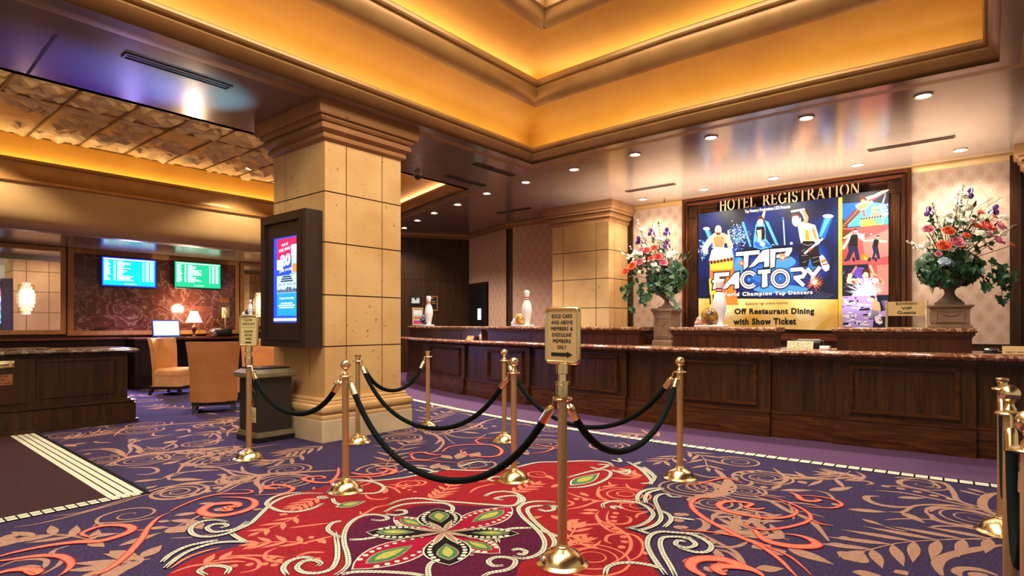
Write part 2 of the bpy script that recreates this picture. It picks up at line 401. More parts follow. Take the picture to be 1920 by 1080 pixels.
# soffit
mb = MB()
mb.poly([(-3,5.42,SOF),(7.09,5.42,SOF),(7.66,7.36,SOF),(-3,7.36,SOF)], 'soffit')
mb.poly([(x,y,SOF) for x,y in TRAY[1:6]] + [(7.08,-4,SOF),(13,-4,SOF),(13,14,SOF),(8.78,14,SOF),(8.78,11.25,SOF),(7.66,7.36,SOF)], 'soffit')
mb.poly([(-3,-.07,SOF),(7.08,-.07,SOF),(7.08,-4,SOF),(-3,-4,SOF)], 'soffit')
mb.box(-3,8.78,11.3,14,2.80,2.86,'soffit')
a_, b_ = Vector(fl(105,65,SOF)), Vector(fl(52,138,SOF)); n_ = Vector((-(b_-a_).y,(b_-a_).x,0)).normalized()*.012
mb.add([a_+n_-ZUP*.003, a_-n_-ZUP*.003, b_-n_-ZUP*.003, b_+n_-ZUP*.003], [(0,1,2,3)], 'vent')
struct(mb, 'ceiling', recalc=False)
# stepped tray
mb = MB()
mb.sweep([(-.30,3.752),(-.20,3.745),(-.10,3.755),(-.01,3.785),(.05,3.825),(.08,3.865),(.07,3.89),(.105,3.90),(.12,3.92),(.12,3.945),(.105,3.96),(.07,3.96),(.06,3.90),(-.18,3.89)], TRAY, 'gold_mould')
mb.sweep([(.30,4.455),(.36,4.475),(.42,4.53),(.455,4.62),(.455,4.66),(.49,4.67),(.505,4.69),(.505,4.73),(.49,4.75),(.455,4.75),(.44,4.68),(.20,4.66)], TRAY, 'gold_mould')
mb.sweep([(.92,5.12),(1.0,5.13),(1.06,5.18),(1.09,5.25),(1.13,5.26),(1.13,5.33),(1.08,5.34),(1.08,5.42)], TRAY, 'gold_mould')
struct(mb, 'trim_1', 35)
mb = MB()
mb.sweep([(-.18,3.89),(-.18,4.12),(-.14,4.24),(-.04,4.34),(.12,4.41),(.30,4.455)], TRAY, 'orange')
mb.sweep([(.20,4.66),(.20,4.80),(.26,4.88),(.45,4.99),(.70,5.07),(.92,5.12)], TRAY, 'orange')
struct(mb, 'ceiling_tray', 60)
mb = MB(); mb.box(-3,6.05,1.0,4.4,5.42,5.44,'laylight')
struct(mb, 'ceiling_laylight')
# coffer over the lounge: tin tiles, orange cove, beam
mb = MB()
mb.sweep([(-.30,3.752),(-.20,3.745),(-.10,3.755),(-.01,3.785),(.05,3.825),(.08,3.865),(.12,3.90),(.12,3.95),(.07,3.95),(.06,3.90),(-.18,3.89)], COF, 'gold_mould')
mb.box(-3,7.66,7.28,7.36,3.75,4.16,'gold_mould')
struct(mb, 'trim_2', 35)
mb = MB(); mb.sweep([(-.18,3.89),(-.18,3.98),(-.05,4.02),(1.7,4.06),(1.75,4.16)], COF, 'orange')
mb.box(-3,9.0,11.20,11.26,3.66,4.20,'orange')
struct(mb, 'ceiling_cove')
mb = MB()
mb.sweep([(-.2,3.66),(-.02,3.68),(-.01,3.745),(.03,3.75),(.06,3.735),(.06,3.70),(.03,3.68),(.02,3.60),(.01,3.50),(.03,3.46),(.07,3.44),(.07,3.40),(.04,3.38)], [(-3,11.05),(8.8,11.05)], 'gold_mould')
mb.sweep([(.03,3.39),(.03,3.0),(.02,2.90),(-.03,2.80),(-.12,2.735),(-.24,2.72),(-.34,2.72),(-.34,2.82)], [(-3,11.05),(8.8,11.05)], 'beam')
struct(mb, 'trim_3', 40)
mb = MB(); rnd = random.Random(3)
TZ = 4.15
for ix in range(-3, 15):
    x0 = .63*ix+.25
    for iy in range(6):
        y0 = 7.36+.64*iy
        if x0 > 8.9: continue
        n = 7; V = []; Fc = []
        flat = (ix, iy) in ((5, 3), (9, 2), (2, 4))
        for j in range(n+1):
            for i in range(n+1):
                e = i in (0, n) or j in (0, n)
                dz = 0 if e or flat else -rnd.choice((0, 0, 0, .015, .04, .065))
                jx = 0 if e else rnd.uniform(-.025, .025); jy = 0 if e else rnd.uniform(-.025, .025)
                V.append((x0+.63*i/n+jx, y0+.64*j/n+jy, TZ+dz))
        for j in range(n):
            for i in range(n):
                a = j*(n+1)+i
                if rnd.random() < .5: Fc += [(a,a+1,a+n+2),(a,a+n+2,a+n+1)]
                else: Fc += [(a,a+1,a+n+1),(a+1,a+n+2,a+n+1)]
        mb.add(V, Fc, 'tile')
    mb.box(x0-.012, x0+.012, 7.36, 11.2, TZ-.02, TZ+.005, 'tile_line')
for iy in (3, 6): mb.box(-1.8, 8.9, 7.36+.64*iy-.012, 7.36+.64*iy+.012, TZ-.018, TZ+.004, 'tile_line')
struct(mb, 'ceiling_tiles')

# walls
def wallseg(mb, A, B, z0, z1, m, th=.0, front=0.):
    # vertical strip from A to B, shifted toward the room (left of A->B) by front
    d = Vector((B[0]-A[0], B[1]-A[1])).normalized(); nx, ny = -d.y*front, d.x*front
    mb.add([(A[0]+nx,A[1]+ny,z0),(B[0]+nx,B[1]+ny,z0),(B[0]+nx,B[1]+ny,z1),(A[0]+nx,A[1]+ny,z1)], [(0,1,2,3)], m)
WA, WB, WC, WD = (11.0,9.12), (11.76,11.21), (10.28,12.26), (7.9,13.95)
mb = MB()
wallseg(mb, (11,-4), WA, 0, SOF, 'wood_dark')
wallseg(mb, (11,-.22), (11,.96), 1.01, SOF, 'paper', front=.01)
wallseg(mb, (11,4.6), (11,5.75), 1.01, SOF, 'paper', front=.01)
wallseg(mb, (11,7.0), (11,9.0), 1.01, SOF, 'paper2', front=.01)
mb.box(10.93,11.0,5.75,6.1,0,SOF,'wood_dark')
mb.box(10.93,11.0,-.34,-.22,1.0,SOF,'wood_dark')
struct(mb, 'wall_right')
def along(A, B, t): return (A[0]+(B[0]-A[0])*t, A[1]+(B[1]-A[1])*t)
mb = MB()
wallseg(mb, WA, WB, 0, SOF, 'wood_dark')
wallseg(mb, along(WA,WB,.06), along(WA,WB,.47), 1.15, SOF, 'paper2', front=.012)
wallseg(mb, along(WA,WB,.47), along(WA,WB,.985), 2.42, SOF, 'paper2', front=.012)
wallseg(mb, WB, WC, 0, SOF, 'wood_dark'); wallseg(mb, WC, WD, 0, SOF, 'wood_dark')
for z in (2.5,):
    wallseg(mb, along(WB,WC,.0), along(WC,WD,.5), z, z+.02, 'wood_black', front=.004)
struct(mb, 'wall_back')
mb = MB()
mb.box(-3,8.0,13.9,14.0,0,2.8,'wood_dark')
mb.box(3.34,6.53,13.885,13.9,1.14,2.77,'marble_wall')
struct(mb, 'wall_left')
# crown mould along the reception walls (room on the left of this path)
mb = MB()
mb.sweep([(-.10,SOF),(-.09,SOF-.03),(-.05,SOF-.05),(-.02,SOF-.09),(0,SOF-.10)], [(11,-4),WA,WB,WC,WD], 'gold_mould')
struct(mb, 'trim_4', 35)
# door in the angled wall
mb = MB()
a, b = along(WA,WB,.50), along(WA,WB,.97)
for t0, t1, z0, z1, m, fr in ((.50,.97,0,2.36,'wood_black',.04),(.55,.93,0,2.28,'black',.045)):
    wallseg(mb, along(WA,WB,t0), along(WA,WB,t1), z0, z1, m, front=fr)
M['slit'] = mat('lit_slit', (190, 240, 216), .3, emit=(176, 236, 208), es=1.1)
wallseg(mb, along(WA,WB,.63), along(WA,WB,.72), 1.42, 1.72, 'slit', front=.05)
struct(mb, 'door_1')

# travertine pillars
def pillar(name, x0, x1, y0, y1, colsx, colsy, plinth=True):
    mb = MB(); g = .007
    rows = [.46,1.05,1.63,2.22,2.79,3.36]
    mb.box(x0+.012,x1-.012,y0+.012,y1-.012,.2,3.5,'grout')
    for k in range(5):
        z0, z1 = rows[k]+g, rows[k+1]-g
        for i in range(3):
            for ya, yb in ((y0,y0+.05),(y1-.05,y1)): mb.box(colsx[i]+(g if i else 0),colsx[i+1]-(g if i<2 else 0),ya,yb,z0,z1,'stone')
            for xa, xb in ((x0,x0+.05),(x1-.05,x1)): mb.box(xa,xb,colsy[i]+(g if i else .05),colsy[i+1]-(g if i<2 else .05),z0,z1,'stone')
    sq = [(x0,y0),(x1,y0),(x1,y1),(x0,y1)]
    mb.sweep([(0,3.35),(.02,3.36),(.045,3.38),(.05,3.41),(.035,3.435),(.06,3.45),(.09,3.47),(.095,3.51),(.075,3.54),(.10,3.545),(.12,3.57),(.12,3.60),(.15,3.60),(.165,3.63),(.165,3.76)], sq, 'stonecap_shaded', closed=True)
    if plinth:
        mb.sweep([(.10,0),(.10,.235),(.085,.245)], sq, 'plinth', closed=True)
        mb.sweep([(.085,.245),(.095,.25),(.095,.28),(.08,.30),(.10,.32),(.11,.35),(.10,.385),(.06,.40),(.06,.42),(.045,.435),(.05,.45),(.04,.47),(.0,.475)], sq, 'stone', closed=True)
    return struct(mb, name, 35)
pillar('pillar', 3.69,4.77,5.73,6.84, [3.69,3.97,4.48,4.77],[5.73,6.04,6.57,6.84])
pillar('pillar', 10.15,11.2,5.85,7.22, [10.15,10.38,10.71,11.2],[5.85,6.14,6.94,7.22], False)
pillar('pillar', 10.6,11.6,-1.5,-.42, [10.6,10.9,11.3,11.6],[-1.5,-1.2,-.7,-.42], False)
# ------------------------------------------------------------------ floor: woven carpet pattern, traced on the floor plane
CR = {0:(0,880,5.4), 1:(320,880,5.4), 2:(640,880,5.4), 3:(960,880,5.4), 4:(1280,880,5.4), 5:(1560,840,4.5), 6:(700,760,5.3333), 7:(60,730,4.8),
      'a':(0,720,3.), 'b':(640,720,3.), 'c':(1280,720,3.)}
def cp(k, pts):
    ox, oy, s = CR[k]
    return [fl(ox+x/s, oy+y/s)[:2] for x, y in pts]
LZ = .0006
fm = MB()
_add = fm.add; _k = [0]
def _lift(vs, fs, m, T=None):
    # every woven motif lies a hair above the one before it
    _k[0] += 1; e = (_k[0] % 24)*2.2e-5
    return _add([(v[0], v[1], v[2]+e) for v in vs], fs, m, T)
fm.add = _lift
def crom(P, n=7):
    if len(P) < 3: return [Vector(p) for p in P]
    P = [Vector(p) for p in P]; out = []
    for i in range(len(P)-1):
        a = P[max(i-1,0)]; b = P[i]; c = P[i+1]; d = P[min(i+2,len(P)-1)]
        for k in range(n):
            t = k/n
            out.append(.5*((2*b)+(c-a)*t+(2*a-5*b+4*c-d)*t*t+(3*b-a-3*c+d)*t**3))
    out.append(P[-1]); return out
def ribbon(P, w, m, L, taper=None, shift=0.):
    # P floor points already smooth
    n = len(P); V = []
    for i, p in enumerate(P):
        d = P[min(i+1,n-1)]-P[max(i-1,0)]
        if d.length < 1e-9: d = Vector((1,0))
        d.normalize(); nn = Vector((-d.y, d.x)); t = i/(n-1)
        q = w*(taper(t) if taper else 1)
        for sg in (1, -1):
            r = p + nn*(shift + sg*q/2); V.append((r.x, r.y, L*LZ))
    fm.add(V, [(2*i,2*i+1,2*i+3,2*i+2) for i in range(n-1)], m)
SPIN = lambda t: min(1, .25+3*t)*min(1, .25+3*(1-t))
TIP = lambda t: max(.06, math.sin(PI*min(1, .08+.92*t))**.7)
GROW = lambda t: .25+.75*t
def stroke(k, pts, w=.02, m='tan', L=3, tp=SPIN): ribbon(crom(cp(k, pts)), w, m, L, tp)
def rope(k, pts, w=.042, L=8):
    P = crom(cp(k, pts), 9)
    ropeP(P, w, L)
def ropeP(P, w, L, step=None):
    tp = lambda t: min(1, .35+5*t)*min(1, .35+5*(1-t))
    ribbon(P, w*1.3, 'cblack', L, tp); 
    for sg in (1,-1): ribbon(P, w*.46, 'cream', L+1, tp, sg*w*.27)
    # ticks
    acc = 0.; step = step or w*.62
    for i in range(1, len(P)):
        acc += (P[i]-P[i-1]).length
        if acc > step:
            acc = 0; d = (P[i]-P[i-1]).normalized(); nn = Vector((-d.y,d.x)); s = nn*w*.52+d*w*.14; h = d*w*.045
            fm.poly([(*(P[i]+s+h),(L+2)*LZ),(*(P[i]+s-h),(L+2)*LZ),(*(P[i]-s-h),(L+2)*LZ),(*(P[i]-s+h),(L+2)*LZ)], 'cblack')
def leafp(a, b, w, m, L, belly=.45):
    a = Vector(a); b = Vector(b); d = b-a; l = d.length
    if l < 1e-6: return
    d /= l; nn = Vector((-d.y,d.x)); n = 8; V = []
    for i in range(n+1):
        t = i/n; V.append((t, .88*math.sin(PI*t**(.8))**1.15))
    pts = [a+d*l*t+nn*w/2*h for t,h in V] + [a+d*l*t-nn*w/2*h for t,h in V[-2:0:-1]]
    fm.poly([(p.x,p.y,L*LZ) for p in pts], m)
def leaf(k, a, b, w=.05, m='tan', L=4):
    P = cp(k, [a, b]); leafp(P[0], P[1], w, m, L)
def dots(k, pts, r=.02, m='tan', L=4):
    for p in cp(k, pts):
        fm.poly([(p[0]+r*math.cos(2*PI*j/10), p[1]+r*math.sin(2*PI*j/10), L*LZ) for j in range(10)], m)
def spiralP(c, r, turns, a0, m, L, w=.016, sgn=1, tp=GROW, inner=.12):
    n = int(turns*26); P = []
    for i in range(n+1):
        t = i/n; a = a0+sgn*2*PI*turns*t; rr = r*(inner+(1-inner)*t)
        P.append(Vector((c[0]+rr*math.cos(a), c[1]+rr*math.sin(a))))
    ribbon(P, w, m, L, tp)
def spiral(k, c, r, turns=2.6, a0=0., m='tan', L=4, w=.02, sgn=1): spiralP(cp(k, [c])[0], r, turns, a0, m, L, w, sgn)
def rings(k, c, r, n=3, m='tan', L=4, w=.016):
    c = cp(k, [c])[0]
    for i in range(n):
        rr = r*(i+1)/n
        ribbon([Vector((c[0]+rr*math.cos(2*PI*j/28)+.25*(r-rr), c[1]+rr*math.sin(2*PI*j/28))) for j in range(29)], w*(.6+.5*i/n), m, L, lambda t: .6+.4*math.sin(PI*t))
def fern(k, stem, n=5, ll=.16, lw=.045, m='tan', L=4, ang=.75):
    P = crom(cp(k, stem), 8); ribbon(P, .012, m, L, None)
    fernP(P, n, ll, lw, m, L, ang)
def fernP(P, n, ll, lw, m, L, ang=.75):
    for i in range(n):
        t = (i+.6)/n; q = min(int(t*(len(P)-1)), len(P)-2); p = P[q]; d = (P[q+1]-p).normalized()
        for sg in (1,-1):
            c, s = math.cos(ang), math.sin(ang)*sg; e = Vector((d.x*c-d.y*s, d.x*s+d.y*c)); lf = ll*(.6+.6*math.sin(PI*(.15+.75*t)))
            leafp(p, p+e*lf, lw, m, L)
    e = (P[-1]-P[-3]).normalized(); leafp(P[-1], P[-1]+e*ll*.7, lw, m, L)
def area_poly(k, pts, m, L, n=5):
    P = crom(cp(k, pts), n); fm.poly([(p.x,p.y,L*LZ) for p in P], m)
def scroll(k, pts, w=.05, L=6, m='salmon', edge='coral', tp=TIP):
    w *= .64; P = crom(cp(k, pts), 8); ribbon(P, w*1.2+.009, edge, L, tp); ribbon(P, w, m, L+1, tp)

# ground
fm.poly([(-4,-5,0),(13,-5,0),(13,14,0),(-4,14,0)], 'purple')
# plain plum margin along the counter and its ladder border
BP = [(-4.5,6.35),(-1.0,6.14),(-.05,6.08),(1.2,6.02),(2.55,6.0),(4.4,6.08),(6.0,6.30),(7.74,6.68),(9.2,7.1),(11,7.7),(13,8.4)]
bp = [Vector((smooth_at(BP, y), y)) for y in [-4.5+.2*i for i in range(87)]]
fm.poly([(p.x,p.y,LZ) for p in bp] + [(13,12.7,LZ),(13,-4.5,LZ)], 'plain')
ribbon(bp, .15, 'cblack', 3)
acc = 0
for i in range(len(bp)-1):
    d = (bp[i+1]-bp[i]); l = d.length; d /= l; nn = Vector((-d.y,d.x)); k = 2
    for j in range(k):
        a = bp[i]+d*l*(j+.07)/k; b = bp[i]+d*l*(j+.93)/k
        fm.poly([(*(a+nn*.055),4*LZ),(*(b+nn*.055),4*LZ),(*(b-nn*.055),4*LZ),(*(a-nn*.055),4*LZ)], 'cream')
# plain aubergine field by the mail desk, its corner at the stripes
cn = Vector((1.66,5.04))
fm.poly([(-4,5.04,LZ*5),(1.66,5.04,LZ*5),(1.74,8.9,LZ*5),(-4,8.9,LZ*5)], 'aubergine')
def strip(a, b, w, m, L): ribbon([Vector(a),Vector(b)], w, m, L)
for i in range(4):
    x = 1.66-.02-.058*i
    strip((x, 5.04), (x+.08, 8.9), .046, 'cream', 8)
strip((1.575,5.0),(1.655,8.9),.25,'cblack',7)
strip((-4,5.05),(1.62,5.05),.13,'cblack',7)
x = -3.9
while x < 1.62:
    for yy in (5.02, 5.08): fm.poly([(x,yy-.024,8*LZ),(x+.055,yy-.024,8*LZ),(x+.055,yy+.024,8*LZ),(x,yy+.024,8*LZ)], 'cream')
    x += .066
# red field and maroon centre
area_poly('b', [(-1020,1110),(-880,1010),(-760,960),(-640,930),(-530,895),(-600,850),(-480,780),(-420,680),(-330,630),(-200,605),(-60,570),(60,545),(250,545),(400,520),(560,492),(700,480),(850,475),(960,468),(1100,450),(1250,436),(1400,430),(1500,445),(1560,470),(1640,462),(1720,510),(1740,555),(1700,590),(1660,650),(1690,720),(1760,760),(1740,800),(1600,815),(1710,860),(1700,930),(1740,1010),(1800,1100),(1880,1260),(1700,1500),(-1100,1500)], 'red', 6)
area_poly('b', [(-10,1080),(30,1010),(25,930),(30,850),(80,780),(160,745),(250,735),(330,715),(430,690),(560,682),(760,690),(960,692),(1010,740),(1060,800),(1120,860),(1150,920),(1130,960),(1060,985),(1000,1020),(985,1080),(900,1250),(300,1300),(0,1200)], 'maroon', 7)
# eight petalled flower, centre
fc = Vector(cp(2, [(1040,655)])[0])
def petal(k, tip, w, m, core=('cream','olive'), L=9, outline='cream'):
    t = Vector(cp(k, [tip])[0]); d = t-fc; l = d.length; d /= l; nn = Vector((-d.y,d.x))
    def pt(u, v): return fc+d*u*l+nn*v*w
    def shp(u): return math.sin(PI*min(1,u)**1.25)**.85
    def outl(sc0, s, mm, LL, c=.5, h=1.0):
        n = 12; up = [(c+(i/n-.5)*sc0, shp(i/n)*s*.5) for i in range(n+1)]
        P = [pt(u,v) for u,v in up]+[pt(u,-v) for u,v in up[-2:0:-1]]
        fm.poly([(p.x,p.y,LL*LZ) for p in P], mm)
    outl(1.0, 1.0, outline, L); outl(.97, .93, m, L+1)
    for i in range(9):
        u = .2+.72*i/9
        for sg in (1,-1):
            p = pt(u, sg*(shp(u)*.36)); r = .017*(.6+.5*u)
            fm.poly([(p.x+r*math.cos(2*PI*j/8), p.y+r*math.sin(2*PI*j/8), (L+2)*LZ) for j in range(8)], 'cream')
    outl(.50, .46, 'tan', L+3, .62); outl(.46, .40, 'cgreen', L+4, .62); outl(.32, .22, 'olive', L+5, .62)
petal(2, (1728,390), .30, 'crimson'); petal(2, (1610,860), .22, 'crimson'); petal(2, (100,1025), .32, 'crimson'); petal(2, (530,490), .20, 'crimson')
petal(2, (965,410), .30, 'cblack', L=15); petal(2, (1100,990), .28, 'cblack', L=15); petal(2, (250,650), .24, 'cblack', L=15)
petal(3, (75,665), .20, 'cblack', L=15)
for k, tip, w in ((2,(880,545),.05),(2,(1120,530),.05),(2,(920,800),.055),(2,(1190,785),.055),(2,(640,610),.04),(2,(600,725),.04),(2,(1480,612),.04),(2,(1320,705),.04)):
    P = cp(k, [tip]); leafp(fc, P[0], w, 'cream', 22); leafp(fc, (Vector(P[0])*.94+fc*.06), w*.75, 'tan', 23)
# cream ropes in and round the centre
for k, pts in ((2, [(-60,1080),(20,1030),(70,960),(60,860),(30,760),(30,660),(80,560),(180,490),(300,465),(420,475),(470,505),(400,525),(300,515)]),
    (2, [(440,440),(520,395),(640,360),(800,345),(980,345),(1080,360),(1130,400),(1090,450),(960,480),(780,480)]),
    (2, [(450,460),(560,470),(650,450),(630,420),(540,425)]),
    (2, [(470,370),(600,320),(780,300),(1000,325),(1250,345),(1500,365),(1728,375),(1800,330),(1790,280),(1690,275),(1560,300),(1640,320)]),
    (2, [(1450,280),(1520,245),(1640,230),(1770,250),(1850,310),(1800,360)]),
    (2, [(80,720),(220,715),(360,690),(450,650),(500,580)]),
    (2, [(1590,750),(1580,690),(1650,630),(1740,605),(1930,600)]),
    (2, [(1340,875),(1200,870),(1040,900),(920,950),(880,1010),(890,1100),(950,1180)]),
    (2, [(1640,980),(1540,985),(1490,940),(1560,900),(1680,900),(1760,930),(1740,990),(1660,1030),(1500,1060),(1400,1120)]),
    (2, [(0,1075),(120,1050),(300,1045),(500,1050),(700,1065),(860,1090)]),
    (3, [(440,340),(330,330),(200,335),(110,360),(65,410),(110,490),(200,570),(280,650),(330,740),(310,830),(220,890),(100,910),(0,890)]),
    (3, [(480,400),(440,380),(330,375),(200,385),(155,420),(200,500),(290,590),(380,660),(430,740),(400,820),(330,880)]),
    (3, [(270,410),(340,430),(420,415),(400,380),(300,375)]), (3, [(280,620),(380,655),(470,690)]),
    (3, [(0,830),(70,815),(140,840),(110,870),(50,860)]),
    (3, [(560,90),(680,55),(820,20),(930,10),(1000,40),(960,100),(840,155),(700,185),(570,190)]),
    (3, [(1010,10),(1060,30),(1150,25),(1180,5)]), (3, [(1280,-20),(1370,30),(1440,90),(1400,140),(1300,150)]), (3, [(1330,-20),(1400,30),(1460,90)]),
    (3, [(1280,345),(1270,280),(1330,225),(1440,200),(1550,200)]), (3, [(1360,350),(1350,290),(1400,235),(1530,205)]),
    (3, [(930,400),(920,360),(1010,330),(1150,330),(1270,345),(1370,390),(1430,460),(1380,530),(1280,580),(1150,605)]),
    (3, [(1120,405),(1080,385),(1010,385),(1050,410)]),
    (3, [(1720,285),(1620,285),(1560,255),(1480,270),(1450,320),(1490,420),(1510,500),(1450,570),(1300,620),(1180,600)]),
    (3, [(1490,420),(1580,460),(1610,520),(1540,595)]), (3, [(1620,490),(1700,500),(1850,520)]),
    (3, [(1900,660),(1700,650),(1500,640),(1400,680),(1370,760),(1400,850),(1470,960),(1560,1080)]),
    (3, [(1820,700),(1640,690),(1530,700),(1500,760),(1530,860),(1600,980),(1660,1100)]),
    (3, [(1740,800),(1660,770),(1680,730),(1760,740)]), (3, [(1180,600),(1300,630),(1390,660)]),
    (3, [(1530,1020),(1400,980),(1230,955),(1080,960),(970,1000),(940,1080)]),
    (4, [(0,650),(100,670),(200,710),(290,780),(250,840),(120,845),(-40,800)]), (4, [(0,700),(80,720),(130,770),(60,800),(-60,790)]),
    (1, [(570,540),(470,520),(340,530),(240,570),(200,625),(250,675),(380,690),(540,665),(680,615),(800,560),(880,490),(950,420),(1040,340),(1180,280),(1350,250),(1540,250)]),
    (1, [(500,600),(570,580),(540,560),(440,565),(370,600),(430,640),(560,630),(680,600),(780,530)]),
    (1, [(1540,350),(1440,400),(1280,435),(1120,430),(1010,390),(970,350),(1040,290),(1180,250),(1330,240)]),
    (1, [(1580,280),(1500,285),(1530,300),(1600,290)]), (1, [(1640,300),(1660,340),(1728,370)]),
    (1, [(620,660),(680,700),(760,740)]), (1, [(790,745),(620,740),(420,760),(200,830),(60,910),(-60,1010)]), (1, [(480,725),(330,750),(160,790),(0,870),(-90,950)]),
    (1, [(1728,530),(1640,550),(1590,610),(1640,660),(1728,700)]), (1, [(1660,640),(1680,730),(1690,830),(1680,930),(1620,1020),(1480,1060),(1340,1050),(1280,1000),(1350,940),(1460,930),(1520,960),(1480,990)]),
    (1, [(1440,910),(1330,900),(1200,940),(1140,1010),(1180,1080)]),
    (1, [(360,1080),(290,1040),(360,995),(480,985),(590,1010),(560,1070)]),
    ('b', [(-40,560),(60,545),(200,545),(350,530),(500,500),(550,490)]), ('b', [(60,545),(180,555),(240,585),(200,615),(100,620)]),
    ('b', [(350,490),(400,475),(470,480),(540,500)]), ('b', [(380,500),(430,505),(470,495)]), ('b', [(660,470),(760,440),(840,445)]), ('b', [(560,480),(760,490),(900,480),(1000,470)]),
    ('b', [(1000,450),(960,440),(930,450),(980,470),(1100,445),(1250,440),(1400,435),(1500,445),(1530,470)]),
    ('b', [(860,550),(830,540),(860,525),(920,525)]),
    ('b', [(1520,430),(1570,440),(1560,420)]), ('b', [(1610,440),(1680,480),(1740,540),(1740,570)]), ('b', [(1680,450),(1640,455),(1690,440)]),
    ('b', [(1400,470),(1450,480),(1500,460),(1440,455)]), ('b', [(1530,490),(1600,510),(1620,490),(1560,480)])):
    rope(k, pts, .031)
# outlined seed shapes in the red field
for k, a, b, w in ((3,(590,170),(890,45),.19),(2,(-60,390),(250,330),.14)):
    P = cp(k, [a,b])
    for sc, m, L in ((1.15,'crimson',8),(1.0,'cream',9),(.9,'cgreen',10),(.55,'olive',11)):
        A = Vector(P[0]); B = Vector(P[1]); mid = (A+B)/2
        leafp(mid+(A-mid)*sc, mid+(B-mid)*sc, w*sc, m, L)
# salmon in the red field
S = dict(m='salmon', L=7)
for k, st, n in ((1,[(1380,760),(1200,740),(1000,745),(850,760)],4),(1,[(1300,470),(1200,520),(1080,570),(900,640)],3),(1,[(1500,290),(1380,340),(1280,390)],4),(2,[(900,300),(1000,250),(1120,160)],5),(3,[(0,240),(120,200),(240,150)],4),
    (3,[(470,780),(620,640),(640,560)],5),(3,[(560,700),(680,760),(720,720)],3),(3,[(1330,70),(1250,60),(1150,20)],4)):
    fern(k, st, n, .13, .042, 'salmon', 7)
for k, a, b in ((1,(340,960),(450,860)),(1,(490,930),(630,830)),(1,(1390,700),(1460,690)),(1,(1500,710),(1570,760)),(3,(690,240),(780,280)),(3,(880,420),(710,415)),(3,(850,450),(680,450)),(3,(340,60),(430,110)),(3,(400,190),(480,150)),(3,(560,540),(690,510)),(3,(580,600),(760,550)),(3,(160,510),(310,480)),(3,(400,470),(490,520)),(3,(905,185),(1080,165)),(1,(1100,460),(1190,465)),(3,(1310,860),(1410,850)),(2,(430,250),(460,190))):
    leaf(k, a, b, .055, 'salmon', 7)
for k, pts in ((1,[(0,1060),(200,990),(420,960),(640,940),(760,945)]),(1,[(350,960),(520,920),(700,900),(850,920),(900,960),(860,1020),(700,1060)]),(1,[(540,890),(800,880),(1000,885),(1160,900)]),(1,[(1080,800),(970,850),(960,910),(1040,940),(1200,960)]),
    (1,[(1270,890),(1400,850),(1560,850)]),(1,[(0,1010),(150,910),(330,840),(500,800)]),(1,[(1200,600),(1400,575),(1600,550)]),(1,[(1320,760),(1480,720),(1640,680)]),(2,[(240,260),(290,300),(400,310),(480,290)]),(2,[(430,170),(540,200),(600,250)]),(2,[(480,160),(600,165),(720,190)]),(2,[(190,430),(220,460),(350,390),(470,370)]),
    (2,[(1300,240),(1380,190),(1550,150)]),(2,[(640,150),(700,170),(820,160),(850,130),(740,110)]),(3,[(560,240),(700,290),(850,320),(980,325)]),(3,[(890,180),(870,230),(900,290),(960,310)]),(3,[(980,130),(1000,160),(1060,165)]),(3,[(560,410),(720,380),(860,330),(1000,320)]),
    (3,[(880,430),(850,480),(900,560),(1000,630),(1120,650),(1250,680),(1330,770),(1290,880),(1170,940)]),(3,[(980,430),(960,500),(1000,560),(1100,620),(1190,700),(1200,800),(1120,900),(980,970)]),(3,[(1150,480),(1200,500),(1180,545),(1060,560),(900,530),(860,460)]),(3,[(1010,760),(950,730),(970,680),(1060,660),(1150,660)]),
    (3,[(900,730),(840,780),(700,820),(570,860)]),(3,[(1380,440),(1280,460),(1255,500)]),(3,[(700,590),(760,570),(900,560),(1040,570)]),(3,[(560,320),(620,350),(560,380)]),(3,[(1300,90),(1160,100),(1000,90)]),(3,[(1150,150),(1200,200),(1300,220)])):
    stroke(k, pts, .022, 'salmon', 7)
rings(3, (1130,265), .20, 3, 'salmon', 7, .022); rings(3, (780,915), .22, 3, 'salmon', 7, .02); rings(3, (1270,380), .12, 2, 'salmon', 7)
spiral(2, (700,150), .12, 1.6, 0, 'salmon', 7); spiral(2, (1400,95), .1, 1.6, 1, 'salmon', 7); rings(2, (110,130), .16, 2, 'salmon', 7, .03); spiral(3, (270,50), .12, 1.4, 2, 'salmon', 7)
dots(3, [(650,305),(740,315),(840,325),(1050,450),(1030,490),(1030,530),(970,585),(1040,610),(1090,640),(1130,690),(1140,740),(1110,795)], .024, 'salmon', 7)
dots(1, [(1030,905),(1100,930),(950,965),(1050,975),(800,970),(640,985),(1480,915)], .022, 'salmon', 7); dots(2, [(560,180),(630,198),(690,212),(745,232)], .018, 'salmon', 7)
